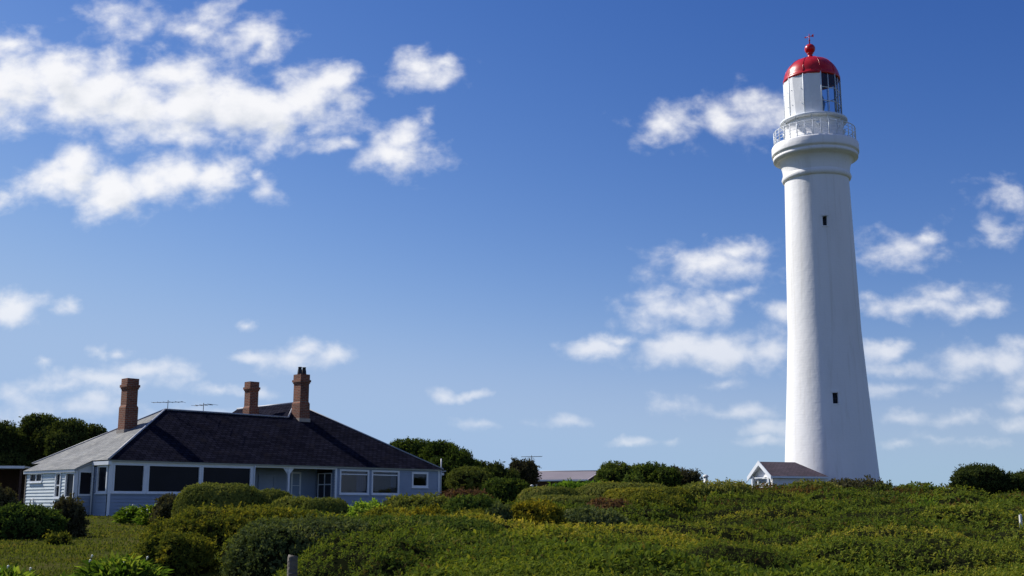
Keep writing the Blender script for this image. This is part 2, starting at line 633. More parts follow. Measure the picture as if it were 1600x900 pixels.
def shrub(x0, x1, ytop, Y, mat, label, cat='shrub', group='garden shrubs', name='shrub', ry=None, e=.7, lump=.10, freq=2.4, base=None,
          dens=1.0, leaf=None, lobes=None, tn=(.2, .75), k=7, seed=None, low=-.05, depth=.07, patchamp=.35, shoot=.05, zlow=None):
    """one shrub rooted on the ground. x0..x1, ytop: its outline seen from the path, Y: its distance"""
    seed = seed or rng.integers(1, 9999)
    cxp = (x0 + x1) / 2
    top = at(cxp, ytop, Y)
    rx = (x1 - x0) / 2 * mpp(Y)
    ry = ry or rx * .85
    gz = T(top.x, Y)
    bz = gz if zlow is None else zlow
    rz = max(.15, top.z - bz)
    smooth = depth <= .045
    L = leaf or leaf_size(Y) * (.62 if smooth else .9)
    if smooth: e = min(e, .54)
    parts = []
    lob = [(0, 0, 0, 1, 1, 1)] + (lobes or [])
    px = 1024 / 1600 / mpp(Y)
    for (dx, dy, dz, sx, sy, sz) in lob:
        a, b, c = rx * sx, ry * sy, rz * sz
        area = (a + b) * c * 2.2 + 1.5 * a * b
        n = int(min(60000, dens * 3.4 * area / (L * L * .22)))
        parts.append(lobe((top.x + dx * rx, Y + dy * ry, bz + dz * rz), a, b, c, n, L, e, lump, freq, int(seed) + len(parts) * 13, low, k, tn, depth, L * .6 if smooth else None, patchamp, True, .95, shoot, .18 if smooth else .42))
    R, core = join_lobes(parts)
    P, D, U, LL, ti = R
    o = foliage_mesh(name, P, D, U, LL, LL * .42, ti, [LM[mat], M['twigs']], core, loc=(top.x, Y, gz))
    return tag(o, label, cat, group)


# ---- heath over the hill: uncountable ground cover, one object
def build_heath():
    x0, x1, y0, y1, c = -12.0, 52.0, 10.0, 84.0, .125
    nx, ny = int((x1 - x0) / c), int((y1 - y0) / c)
    H = np.zeros((ny, nx), np.float32)
    Sp = np.full((ny, nx), .5, np.float32)
    gx = x0 + (np.arange(nx) + .5) * c
    gy = y0 + (np.arange(ny) + .5) * c
    nd = 1700
    dx = rng.uniform(x0, x1, nd)
    dy = rng.uniform(y0, y1, nd)
    dr = rng.gamma(3.0, .28, nd) + .35
    big = rng.random(nd) < .10
    dr[big] *= 1.7
    dh = np.clip(.12 + dr * .50 * rng.uniform(.45, 1.15, nd), .2, .95)
    dh *= np.interp(dy, [10, 25, 45], [.7, .8, 1])
    pat = fbm(np.c_[dx * .09, dy * .13, dx * 0], 3, 21)
    ds = .46 + 1.25 * (pat - .5) + rng.normal(0, .10, nd)
    crest = sstep(58, 72, dy) * (rng.random(nd) < .45)
    ds = np.where(crest > .3, rng.uniform(.0, .3, nd), ds)
    ds = np.where((rng.random(nd) < .05) & (dy > 42), rng.uniform(0, .15, nd), ds)
    ds = np.where(dy < 42, np.maximum(ds, .32), ds)
    for X, Yc, r, h, s in zip(dx, dy, dr, dh, ds):
        rxx, ryy = r * 1.35, r
        i0, i1 = int((X - rxx - x0) / c), int((X + rxx - x0) / c) + 1
        j0, j1 = int((Yc - ryy - y0) / c), int((Yc + ryy - y0) / c) + 1
        i0, j0 = max(i0, 0), max(j0, 0)
        if i1 <= i0 or j1 <= j0: continue
        sx, sy = gx[i0:i1], gy[j0:j1]
        d2 = ((sx[None] - X) / rxx) ** 2 + ((sy[:, None] - Yc) / ryy) ** 2
        v = h * np.clip(1 - d2, 0, 1) ** .6
        sub = H[j0:j1, i0:i1]
        msk = v > sub
        sub[msk] = v[msk]
        Sp[j0:j1, i0:i1][msk] = s
    GX, GY = np.meshgrid(gx, gy)
    und = fbm(np.c_[GX.ravel() * .16, GY.ravel() * .2, GX.ravel() * 0], 3, 5).reshape(ny, nx)
    rough = fbm(np.c_[GX.ravel() * 1.3, GY.ravel() * 1.3, GX.ravel() * 0], 2, 8).reshape(ny, nx)
    edge = np.interp(GY, [10, 15, 19, 26, 33, 36, 39, 42, 48, 55, 62, 84], [-1.8, -2.4, -5.0, -7.3, -7.0, -2.0, 3.0, 4.8, 6.6, 8.0, 8.6, 9.5])
    m = sstep(0, 1.6, GX - edge + (rough - .5) * 1.5)
    H = (H + np.interp(GY, [12, 35, 50], [.45, .65, .95]) * (und - .42) + .26 * (rough - .5) + .16) * m - .12 * (1 - m)
    Z = terrain(GX, GY) + H

    def samp(A, x, y):
        fx = np.clip((x - x0) / c - .5, 0, nx - 1.001)
        fy = np.clip((y - y0) / c - .5, 0, ny - 1.001)
        i, j = fx.astype(int), fy.astype(int)
        u, v = fx - i, fy - j
        return (A[j, i] * (1 - u) + A[j, i + 1] * u) * (1 - v) + (A[j + 1, i] * (1 - u) + A[j + 1, i + 1] * u) * v

    n = 170000
    ya = 1 / rng.uniform(1 / 82, 1 / 10.3, n // 2)
    yb = rng.uniform(13, 82, n - n // 2)
    y = np.concatenate([ya, yb])
    tx = rng.uniform(-.30, .50, n)
    x = tx * y
    # a thin cover beyond the frame too
    y2 = 1 / rng.uniform(1 / 80, 1 / 11, 60000)
    x2 = y2 * rng.uniform(.46, 1.6, 60000)
    x = np.concatenate([x, x2]); y = np.concatenate([y, y2])
    keep = (x > x0 + .5) & (x < x1 - .5) & (samp(m, x, y) > .25)
    x, y = x[keep], y[keep]
    z = samp(Z, x, y)
    e = .15
    gxn = (samp(Z, x + e, y) - samp(Z, x - e, y)) / (2 * e)
    gyn = (samp(Z, x, y + e) - samp(Z, x, y - e)) / (2 * e)
    kp = rng.random(len(x)) < .42 + .8 * np.clip(gyn, 0, 1.5) + .2 * np.abs(gxn)
    x, y, z, gxn, gyn = x[kp], y[kp], z[kp], gxn[kp], gyn[kp]
    Nn = nrm(np.c_[-gxn, -gyn, np.ones(len(x))])
    L = np.maximum(.05, .0023 * y)
    P = np.c_[x, y, z - .02 - np.abs(rng.normal(0, .05, len(x)))]
    sp = samp(Sp, x, y)
    k = 7
    n = len(P)
    ax = nrm(Nn * .7 + np.array([0, 0, .6]) + rng.normal(0, .35, (n, 3)))
    sl = L * 1.5 * rng.uniform(.5, 1.3, n) * np.where(rng.random(n) < .05, 1.5, 1)
    A = np.repeat(ax, k, 0)
    s = rng.random(n * k)
    NN = np.repeat(Nn, k, 0)
    R = rng.normal(0, .7, (n * k, 3))
    R -= .6 * np.sum(R * NN, 1, keepdims=True) * NN
    D = nrm(A * .45 + R)
    B = np.repeat(P, k, 0) + A * (np.repeat(sl, k) * s)[:, None]
    U = nrm(NN + rng.normal(0, .38, (n * k, 3)))
    kind = fbm(np.c_[x * .45, y * .45, x * 0], 2, 77)                # small and large leaved plants grow in patches
    LL = np.repeat(L * np.interp(kind, [.3, .5, .7], [.65, .95, 1.5]) * rng.uniform(.7, 1.3, n), k) * rng.uniform(.65, 1.25, n * k)
    ti = np.repeat(sp + rng.normal(0, .09, n), k) + rng.normal(0, .08, n * k) + .1 * (s - .5)
    WW = LL * .42
    # rushes and grass stems standing through the heath
    pick = np.where((fbm(np.c_[x * .3, y * .3, x * 0], 2, 55) > .56) & (y > 22) & (rng.random(n) < .07))[0]
    nb = len(pick)
    Db = nrm(np.c_[rng.normal(.1, .28, nb), rng.normal(0, .28, nb), np.ones(nb)])
    Ub = nrm(np.c_[rng.normal(0, 1, nb), rng.normal(-.6, 1, nb), np.ones(nb) * .2])
    Lb = rng.uniform(.10, .22, nb)
    B = np.concatenate([B, P[pick]]); D = np.concatenate([D, Db]); U = np.concatenate([U, Ub])
    LL = np.concatenate([LL, Lb]); WW = np.concatenate([WW, np.maximum(.012, .0011 * y[pick])])
    ti = np.concatenate([ti, rng.uniform(.4, .85, nb)])
    st = 2
    sub = (Z - .07)[::st, ::st]
    sx, sy = GX[::st, ::st], GY[::st, ::st]
    idx = np.arange(sub.size).reshape(sub.shape)
    q = np.stack([idx[:-1, :-1], idx[:-1, 1:], idx[1:, 1:], idx[1:, :-1]], -1).reshape(-1, 4)
    qm = m[::st, ::st]
    qm = ((qm[:-1, :-1] > .05) & (sy[:-1, :-1] > 12.5)).ravel()
    core = (np.c_[sx.ravel(), sy.ravel(), sub.ravel()], q[qm])
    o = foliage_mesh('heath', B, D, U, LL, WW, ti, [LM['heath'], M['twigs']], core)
    tag(o, 'low green and brown coastal heath covering the hill below the lighthouse', 'heath', kind='stuff')
    return lambda X, Y: float(samp(Z, np.array([X]), np.array([Y]))[0])


heath_top = build_heath()


def build_grass():
    n = 90000
    y = 1 / rng.uniform(1 / 60, 1 / 15, n)
    x = rng.uniform(-.50, -.05, n) * y
    z = terrain(x, y)
    P = np.c_[x, y, z - .01]
    cl = fbm(np.c_[x * .8, y * .8, x * 0], 3, 31)
    keep = rng.random(n) < np.clip(1.8 * (cl - .2), .15, 1)
    P, y, cl = P[keep], y[keep], cl[keep]
    n = len(P)
    D = nrm(np.c_[rng.normal(0, .5, n), rng.normal(0, .5, n), np.ones(n) * .8])
    U = nrm(np.c_[rng.normal(0, 1, n), rng.normal(0, 1, n), np.ones(n) * .4])
    L = .035 + .04 * rng.random(n) + .0006 * y
    W = np.maximum(.018, .0012 * y)
    o = foliage_mesh('lawn_grass', P, D, U, L, W, cl + rng.normal(0, .18, n), [LM['grass']])
    tag(o, 'short olive and brown grass of the lawn in front of the house', 'grass', kind='stuff')


build_grass()


def lily(x0, x1, ytop, Y, n, label, flowers, group='strappy green plants', leaf=.38, mat='lily', wf=.16, pts=None):
    """clump of long arching leaves with a few white flowers"""
    cxp = (x0 + x1) / 2
    top = at(cxp, ytop, Y)
    rx = (x1 - x0) / 2 * mpp(Y)
    gz = T(top.x, Y)
    H = max(.2, top.z - gz)
    a = rng.uniform(0, 2 * np.pi, n)
    r = np.sqrt(rng.random(n))
    fx, fy = r * np.cos(a), r * np.sin(a)
    hx = np.sqrt(np.clip(1 - r * r, .02, 1))
    zt = H * (.25 + .75 * hx) * rng.uniform(.55, 1.0, n)
    P0 = np.c_[top.x + fx * rx * .9, Y + fy * rx * .7, gz + zt * .35]
    dirn = nrm(np.c_[fx * .7 + rng.normal(0, .45, n), fy * .7 + rng.normal(0, .45, n), .55 + .5 * hx])
    L = leaf * rng.uniform(.6, 1.15, n)
    P0[:, 2] = gz + np.maximum(zt - dirn[:, 2] * L, .0)
    U = nrm(np.c_[rng.normal(0, .5, n) - fx * .5, rng.normal(0, .5, n) - fy * .5, np.ones(n) * .7])
    ti = rng.uniform(.15, 1, n)
    P1 = P0 + dirn * (L * .62)[:, None]
    d2 = nrm(dirn + np.array([0, 0, -.55]) + rng.normal(0, .2, (n, 3)))
    Pa = np.concatenate([P0, P1 - dirn * (L * .12)[:, None]])
    Da = np.concatenate([dirn, d2])
    La = np.concatenate([L * .75, L * .5])
    o = foliage_mesh('strappy_plant', Pa, Da, np.concatenate([U, U]), La, np.concatenate([L * wf, L * wf * .95]), np.concatenate([ti, ti]), [LM[mat]], loc=(top.x, Y, gz))
    tag(o, label, 'plant', group)
    for i in range(flowers):
        b = rng.integers(0, n)
        for _ in range(60):
            b = rng.integers(0, n)
            if zt[b] > H * .55 and fy[b] < .35: break
        p = Vector(P1[b] - np.array([top.x, Y, gz]))
        mb = MB()
        s = .021 if Y < 30 else .05
        tip = p + Vector((rng.normal(0, .03), rng.normal(0, .03), .05))
        mb.tube([p - Vector((0, 0, .1)), p, p.lerp(tip, .5), tip], [.006, .006, .006, .007], 5, 1, False)
        mb.tube([tip, tip + Vector((.005, -.005, s * .8)), tip + Vector((.02, -.02, s * 1.7)), tip + Vector((.03, -.03, s * 2.3))], [.008, s * .45, s * .8, .004], 7, 0, False)
        mb.build('flower', [M['flower'], LM['lily']], o)
    return o


# ------------------------------------------------------------------ trees
def tree(lobes, mat, label, ybase_Y, name='tree', cat='tree', group='garden trees', L=None, tn=(.15, .75), dens=1.0, shoot=.06, lump=.16, trunk_px=None, flat=.8, depth=.12):
    """lobes: (px, py, half width px, half height px, dY); each a clump of the crown at distance Y + dY"""
    Y = ybase_Y
    mx = sum(l[0] for l in lobes) / len(lobes) if trunk_px is None else trunk_px
    X = at(mx, 760, Y).x
    gz = T(X, Y)
    root = empty(name, (X, Y, gz), 0, label, cat, group)
    parts = []
    mb = MB()
    cz = [at(l[0], l[1], Y + l[4]) for l in lobes]
    zlow = min(c.z for c in cz)
    fork = Vector((0, 0, max(.5, (zlow - gz) * .55)))
    r0 = .16 + .05 * len(lobes) ** .5
    mb.tube([(0, 0, -.1), (.03, 0, fork.z * .5), fork], [r0 * 1.25, r0, r0 * .85], 9)
    for l, c in zip(lobes, cz):
        yy = Y + l[4]
        a = l[2] * mpp(yy)
        b = l[3] * mpp(yy)
        LL = L or leaf_size(Y) * .62
        n = int(min(42000, dens * 3.0 * (a * b * 4 * 2.2) / (LL * LL * .22)))
        parts.append(lobe((c.x, yy, c.z), a, a * flat, b, n, LL, .85, lump, 2.6, int(rng.integers(1, 9999)), -1.1, 7, tn, depth, None, .3, True, .9, shoot))
        e = Vector((c.x - X, yy - Y, c.z - gz))
        mid = fork.lerp(e, .5) + Vector((rng.normal(0, .1), rng.normal(0, .1), .1))
        mb.tube([fork, mid, e], [r0 * .6, r0 * .4, r0 * .15], 6)
    tr = mb.build('trunk', M['bark'], root)
    R, core = join_lobes(parts)
    P, D, U, LLs, ti = R
    cr = foliage_mesh('crown', P, D, U, LLs, LLs * .42, ti, [LM[mat], M['twigs']], core, loc=(X, Y, gz))
    cr.parent = root
    cr.location = (0, 0, 0)
    return root


# ================================================================== the house
V = at(172, 720, 57)
ZEAVE = V.z                                   # about 2.66
Rr = atz(686, 735, ZEAVE)
dv = Vector((Rr.x - V.x, Rr.y - V.y))
HL = dv.length                                # length of the front
HANG = math.atan2(dv.y, dv.x)
dv.normalize()
nv = Vector((-dv.y, dv.x))
house = empty('weatherboard_house', (V.x, V.y, 0), HANG,
              'blue and white weatherboard house with dark slate hipped roof and three brick chimneys', 'house')


def hl(P):                                    # world -> house frame
    q = Vector((P.x - V.x, P.y - V.y))
    return Vector((q.dot(dv), q.dot(nv), P.z))


def hitplane(px, py, fn):
    """first point of the pixel ray on the surface z = fn(u, w) of the house frame"""
    r = ray(px, py)
    for i in range(3000, 12000):
        s = i * .01
        P = Vector((r.x * s, r.y * s, ZE + r.z * s))
        q = hl(P)
        if q.z < fn(q.x, q.y): return q
    return None


def u_at(px, w, z=1.5):
    best = None
    for i in range(-600, 3400):
        u = i * .01
        X = V.x + dv.x * u + nv.x * w
        Y = V.y + dv.y * u + nv.y * w
        p = 800 + F * X / (Y * CP + (z - ZE) * SP)
        if best is None or abs(p - px) < best[0]: best = (abs(p - px), u)
    return best[1]


def w_at(px, u, z=1.5):
    best = None
    for i in range(-200, 1600):
        w = i * .01
        X = V.x + dv.x * u + nv.x * w
        Y = V.y + dv.y * u + nv.y * w
        p = 800 + F * X / (Y * CP + (z - ZE) * SP)
        if best is None or abs(p - px) < best[0]: best = (abs(p - px), w)
    return best[1]


def zloc(u, w, py):
    X = V.x + dv.x * u + nv.x * w
    Y = V.y + dv.y * u + nv.y * w
    return z_at(X, Y, py)


BP = .165


def boards(mb, axis, a0, a1, z0, z1, pos, sgn, mat=0):
    """lapped weatherboards; axis 'u': wall along u at w=pos facing sgn*w; axis 'w': along w at u=pos facing sgn*u"""
    i = math.floor(z0 / BP)
    while i * BP < z1 - 1e-4:
        lo, hi = max(z0, i * BP), min(z1, (i + 1) * BP)
        off = lambda z: sgn * (.032 * (1 - (z - i * BP) / BP) + .002)

        def pt(a, z, o):
            return (a, pos + o, z) if axis == 'u' else (pos + o, a, z)
        mb.face([pt(a0, lo, off(lo)), pt(a1, lo, off(lo)), pt(a1, hi, off(hi)), pt(a0, hi, off(hi))], mat)
        mb.face([pt(a0, lo, 0), pt(a1, lo, 0), pt(a1, lo, off(lo)), pt(a0, lo, off(lo))], mat)
        i += 1


def window(axis, a0, a1, z0, z1, pos, sgn, fr=.09, pane='screen', proud=.05, mull=(), rails=(), name='window', label=None, curtain=False, sill=True):
    """frame part with its pane (and curtains) as sub-parts"""
    def bx(mb, p0, p1, q0, q1, zz0, zz1, mat=0):
        if axis == 'u': mb.box(p0, p1, min(q0, q1), max(q0, q1), zz0, zz1, mat)
        else: mb.box(min(q0, q1), max(q0, q1), p0, p1, zz0, zz1, mat)
    f = MB()
    o, b = pos + sgn * proud, pos - sgn * .06
    bx(f, a0 - fr, a0, b, o, z0 - fr, z1 + fr)
    bx(f, a1, a1 + fr, b, o, z0 - fr, z1 + fr)
    bx(f, a0, a1, b, o - sgn * .003, z1, z1 + fr)
    bx(f, a0, a1, b, o - sgn * .003, z0 - fr, z0)
    if sill: bx(f, a0 - fr - .03, a1 + fr + .03, b, o + sgn * .04, z0 - fr - .045, z0 - fr - .002)
    for m_ in mull: bx(f, m_ - .03, m_ + .03, b, o - sgn * .02, z0 + .002, z1 - .002)
    for r_ in rails: bx(f, a0 + .002, a1 - .002, b, o - sgn * .024, r_ - .03, r_ + .03)
    fo = f.build(name, M['trim'], house)
    if label: fo['label'] = label
    g = MB()
    q = pos - sgn * .03
    bx(g, a0 + .004, a1 - .004, q - .004, q + .004, z0 + .004, z1 - .004)
    g.build('pane', M[pane], fo)
    if curtain:
        for (c0, c1) in curtain:
            mb = MB()
            k = 14
            pts = [c0 + (c1 - c0) * i / k for i in range(k + 1)]
            dd = [pos - sgn * (.22 + .03 * math.sin(i * 2.1)) for i in range(k + 1)]
            for i in range(k):
                P = lambda a, d, z: (a, d, z) if axis == 'u' else (d, a, z)
                mb.face([P(pts[i], dd[i], z0 - .05), P(pts[i + 1], dd[i + 1], z0 - .05), P(pts[i + 1], dd[i + 1], z1 + .05), P(pts[i], dd[i], z1 + .05)], 0, None, True)
            mb.build('curtain', M['curtain'], fo)
    return fo


UW = -.925                                    # lean-to beyond the left end
W1 = 1.63
W2 = 7.25
UR0, UR1 = 8.24, 13.73                        # open porch
WP = 1.9                                      # porch depth
ZS, ZH = 1.20, 2.46                           # verandah sill and head
ZT = ZEAVE - .02
DEEP = 13.0

# -- front wall of the closed-in verandah
mb = MB()
boards(mb, 'u', 0.0, UR0, -.3, ZS - .12, 0, -1)
mb.build('wall', M['blue_wall'], house)['label'] = 'blue weatherboards below the verandah windows'
for (a, b) in ((.27, 1.80), (2.11, 4.93), (5.17, 8.03)):
    window('u', a, b, ZS, ZH, 0, -1, .085, 'screen', .05)
for (a, b) in ((.0, .18), (1.888, 2.022), (5.018, 5.082), (8.118, 8.30)):
    mb = MB()
    mb.box(a, b, -.04, .06, ZS - .12, ZT)
    mb.build('verandah_post', M['trim'], house)
mb = MB()
mb.box(0, .1, -.045, .055, -.3, ZS - .122)
mb.build('corner_board', M['trim'], house)
mb = MB()
mb.box(.181, UR0 - .121, -.042, .05, ZH + .087, ZT - .003)
mb.build('verandah_head', M['trim'], house)
# -- left face of the verandah, in the shade of the lean-to
mb = MB()
boards(mb, 'w', .1, W1, -.3, ZS - .12, 0, -1)
boards(mb, 'w', W1 - .35, W1, ZS - .12, ZT - .25, 0, -1)
mb.build('wall', M['blue_wall'], house)
window('w', .22, 1.1, ZS, 2.36, 0, -1, .1, 'screen', .05)
mb = MB()
mb.box(-.16, .0, -.16, W1 - .02, ZT - .17, ZT + .02)
mb.build('fascia', M['trim'], house)
# -- front face of the lean-to
mb = MB()
boards(mb, 'u', UW + .12, -.002, -.2, .98, W1, -1)
mb.build('wall', M['blue_wall'], house)
window('u', UW + .24, -.10, 1.06, 2.12, W1, -1, .085, 'dark', .04, sill=False)
mb = MB()
mb.face([(UW, W1 - .03, 2.205), (0, W1 - .03, 2.205), (0, W1 - .03, 2.62), (UW, W1 - .03, 2.26)])
mb.box(UW - .02, UW + .12, W1 - .05, W1 + .1, -.2, 2.2)
mb.build('corner_board', M['trim'], house)
# -- sunlit left wall of the lean-to
wA = w_at(116, UW); wB = w_at(103.5, UW)
wC = w_at(95, UW); wD = w_at(87.5, UW)
wE = w_at(65, UW); wF = w_at(46.5, UW)
mb = MB()
zt = 2.2
holes = [(wA, wB, .95, 2.05), (wC, wD, .95, 2.05), (wE, wF, 1.75, 2.08)]
edges = [W1 + .1]
for a, b, z0, z1 in holes:
    boards(mb, 'w', edges[-1], a - .06, -.3, zt, UW, -1)
    boards(mb, 'w', a - .06, b + .06, -.3, z0 - .1, UW, -1)
    boards(mb, 'w', a - .06, b + .06, z1 + .07, zt, UW, -1)
    edges.append(b + .06)
boards(mb, 'w', edges[-1], W2, -.3, zt, UW, -1)
mb.build('wall', M['white_wall'], house)['label'] = 'sunlit white weatherboard wall'
window('w', wA + .02, wB - .02, .95, 2.05, UW, -1, .075, 'screen', .06)
window('w', wC + .04, wD - .04, .95, 2.05, UW, -1, .09, 'screen', .06, rails=(1.5,))
window('w', wE + .02, wF - .02, 1.75, 2.08, UW, -1, .07, 'screen', .05, mull=((wE + wF) / 2,))
mb = MB()
mb.box(UW - .045, UW + .05, W2 - .1, W2 + .03, -.3, 2.19)
mb.build('corner_board', M['weathered_wood'], house)
mb = MB()
wg = w_at(57, UW)
mb.tube([(UW - .1, wg + .35, .0), (UW - .1, wg + .35, .75), (UW - .1, wg + .12, .85), (UW - .1, wg, .7), (UW - .1, wg, .0)], .035, 8)
mb.build('standpipe', M['galv'], house)
mb = MB()
mb.tube([(UW - .12, wg - .35, .0), (UW - .12, wg - .35, .4), (UW - .12, wg - .15, .42)], .05, 8)
mb.build('standpipe', M['galv'], house)
# -- open porch
mb = MB()
boards(mb, 'u', UR0, UR1, -.1, ZT, WP, -1)
mb.build('wall', M['blue_wall'], house)
mb = MB()
boards(mb, 'w', .06, WP, -.1, ZT, UR0 + .06, 1)
mb.build('wall', M['blue_wall'], house)
mb = MB()
boards(mb, 'w', .0, .25, -.1, ZT, UR1, -1)
boards(mb, 'w', WP - .2, WP, -.1, ZT, UR1, -1)
boards(mb, 'w', .25, WP - .2, -.1, .8, UR1, -1)
mb.build('wall', M['blue_wall'], house)
window('w', .35, WP - .32, .95, 2.3, UR1, -1, .05, 'porch_glass', .02, mull=(1.0,), rails=(1.7,), sill=False)
ua, ub = u_at(456, WP), u_at(467, WP)
window('u', ua, ub, 1.0, 2.3, WP, -1, .10, 'porch_glass', .05, rails=(1.65,))
ud = u_at(405, WP)
mb = MB()
mb.box(ud, ud + .9, WP - .05, WP - .034, .0, 2.1)
do = mb.build('door', M['blue_wall'], house)
mb = MB()
mb.box(ud - .1, ud - .002, WP - .08, WP, .0, 2.2)
mb.box(ud + .902, ud + 1.0, WP - .08, WP, .0, 2.2)
mb.box(ud - .002, ud + .902, WP - .075, WP, 2.102, 2.2)
mb.build('frame', M['blue_wall'], do)
mb = MB()
mb.tube([(ud + .78, WP - .05, 1.0), (ud + .78, WP - .11, 1.0)], .03, 8)
mb.build('handle', M['metal'], do)
mb = MB()
up = u_at(451, 0)
mb.box(up - .06, up + .06, .0, .12, -.1, ZT - .1)
mb.box(up - .10, up + .10, -.03, .15, ZT - .32, ZT - .24)
for s in (-1, 1):
    mb.face([(up + s * .06, .04, ZT - .45), (up + s * .06, .08, ZT - .45), (up + s * .36, .08, ZT - .1), (up + s * .36, .04, ZT - .1)])
    mb.face([(up + s * .06, .04, ZT - .45), (up + s * .36, .04, ZT - .1), (up + s * .06, .04, ZT - .1)])
    mb.face([(up + s * .06, .08, ZT - .45), (up + s * .36, .08, ZT - .1), (up + s * .06, .08, ZT - .1)])
mb.build('porch_post', M['trim'], house)
mb = MB()
mb.box(UR0 + .01, UR1, -.02, .1, ZT - .1, ZT)
mb.box(UR0 + .05, UR1, .1, WP, ZT - .03, ZT - .005)
mb.build('porch_beam', M['trim'], house)
mb = MB()
mb.box(UR0, UR1, -.05, WP, -.15, .02)
mb.build('porch_floor', M['weathered_wood'], house)
# -- right hand room
u1, u2 = u_at(532, 0), u_at(573.5, 0)
u3, u4 = u_at(582, 0), u_at(621, 0)
u5, u6 = u_at(645, 0), u_at(666, 0)
zs, zh = zloc(u1, 0, 769.5), zloc(u1, 0, 736)
zs2, zh2 = zloc(u5, 0, 758.5), zloc(u5, 0, 740.5)
mb = MB()
boards(mb, 'u', UR1, HL, -.4, zs - .1, 0, -1)
boards(mb, 'u', UR1, u1 - .07, zs - .1, ZT, 0, -1)
boards(mb, 'u', u1 - .07, u4 + .07, zh + .05, ZT, 0, -1)
boards(mb, 'u', u2 + .07, u3 - .07, zs - .1, zh + .05, 0, -1)
boards(mb, 'u', u4 + .07, u5 - .08, zs - .1, ZT, 0, -1)
boards(mb, 'u', u5 - .08, u6 + .08, zs - .1, zs2 - .09, 0, -1)
boards(mb, 'u', u5 - .08, u6 + .08, zh2 + .08, ZT, 0, -1)
boards(mb, 'u', u6 + .08, HL, zs - .1, ZT, 0, -1)
mb.build('wall', M['blue_wall'], house)
cu = u2 - u1
window('u', u1, u2, zs, zh, 0, -1, .10, 'glass', .05, rails=(zh - .17,), curtain=[(u1 - .05, u1 + .12), (u2 - .62, u2 + .05)])
window('u', u3, u4, zs, zh, 0, -1, .10, 'glass', .05, rails=(zh - .17,), curtain=[(u3 - .05, u3 + .2), (u4 - .36, u4 + .05)])
window('u', u5, u6, zs2, zh2, 0, -1, .12, 'glass', .05, curtain=[(u5, u5 + .1)])
mb = MB()
mb.box(UR1 - .02, UR1 + .1, -.05, .05, -.3, ZT)
mb.build('corner_board', M['trim'], house)
mb = MB()
mb.box(HL - .1, HL + .045, -.05, .06, -.3, ZT)
mb.build('corner_board', M['trim'], house)
# dim room behind the glass
mb = MB()
mb.box(UR1 + .1, HL - .1, 3.4, 3.5, -.1, ZT)
mb.box(UR1 + .1, HL - .1, .3, 3.4, -.1, .05)
mb.box(u4 + .6, u4 + .7, .12, 3.4, .05, ZT)
mb.build('inner_wall', paint('room_wall_paint', (.10, .11, .15), .9, .1, 1, .05), house)
# right, rear and inner closing walls
mb = MB()
boards(mb, 'w', .06, DEEP, -.4, ZT, HL, 1)
mb.build('wall', M['blue_wall'], house)
mb = MB()
boards(mb, 'u', 9.2, HL, -.4, ZT, DEEP, 1)
boards(mb, 'u', UW, 9.2, -.3, 2.1, W2, 1)
mb.build('wall', M['blue_wall'], house)
# -- eaves: fascia and gutter
mb = MB()
mb.box(-.16, HL + .12, -.17, -.02, ZT + .0, ZT + .075)
mb.build('gutter', M['gutter'], house)
mb = MB()
mb.box(UW - .12, UW - .0, W1 - .12, W2 + .12, 2.13, 2.28)
mb.build('fascia', M['trim'], house)
# barge of the lean-to roof
mb = MB()
mb.face([(UW - .13, W1 - .135, 2.155), (-.14, W1 - .135, 2.535), (-.14, W1 - .135, 2.66), (UW - .13, W1 - .135, 2.285)])
mb.face([(UW - .13, W1 - .1, 2.155), (UW - .13, W1 - .1, 2.285), (-.14, W1 - .1, 2.66), (-.14, W1 - .1, 2.535)])
mb.face([(UW - .13, W1 - .135, 2.155), (UW - .13, W1 - .1, 2.155), (-.14, W1 - .1, 2.535), (-.14, W1 - .135, 2.535)])
mb.build('bargeboard', M['gutter'], house)
# downpipes
mb = MB()
mb.tube([(-.1, W1 - .1, 2.55), (-.1, W1 - .14, 2.4), (-.1, W1 - .14, -.2)], .04, 8)
mb.build('downpipe', M['trim'], house)
mb = MB()
mb.tube([(HL + .09, -.1, ZT), (HL + .09, -.07, ZT - .2), (HL + .09, -.07, -.3)], .045, 8)
mb.build('downpipe', M['galv'], house)
mb = MB()
mb.tube([(UR0 + .02, -.1, ZT), (UR0 + .02, -.09, ZT - .2), (UR0 + .02, -.09, -.3)], .035, 8)
mb.build('downpipe', M['trim'], house)

# ---- roof
EW = -.2                                      # eave overhang
tf = .60
ze0 = ZT + .065
front = lambda u, w: ze0 + tf * (w - EW)
ZB = 4.02 + ZEAVE
A = Vector((5.55, 4.9, front(0, 4.9)))
B = Vector((15.5, 6.7, front(0, 6.7)))
tr_ = (B.z - ze0) / (HL + .2 - B.x)
C = Vector((B.x - (B.z - A.z) / tr_, A.y, A.z))
E0 = Vector((-.18, EW, ze0)); E1 = Vector((HL + .2, EW, ze0))
BK = Vector((-.18, 8.4, ze0))
back = lambda w: A.z - tf * (w - A.y)
wv = A.y + (A.z - ze0) / tf
uv_ = B.x - (B.z - ze0) / tr_
Vv = Vector((uv_, wv, ze0))
B2 = Vector((B.x, DEEP + .2, B.z))


def slope_uv(pts, o, ax):
    """metres along the eave and up the slope"""
    ax = Vector(ax).normalized()
    n = (pts[1] - pts[0]).cross(pts[2] - pts[0]).normalized()
    up = n.cross(ax)
    return [((p - o).dot(ax), (p - o).dot(up)) for p in pts]


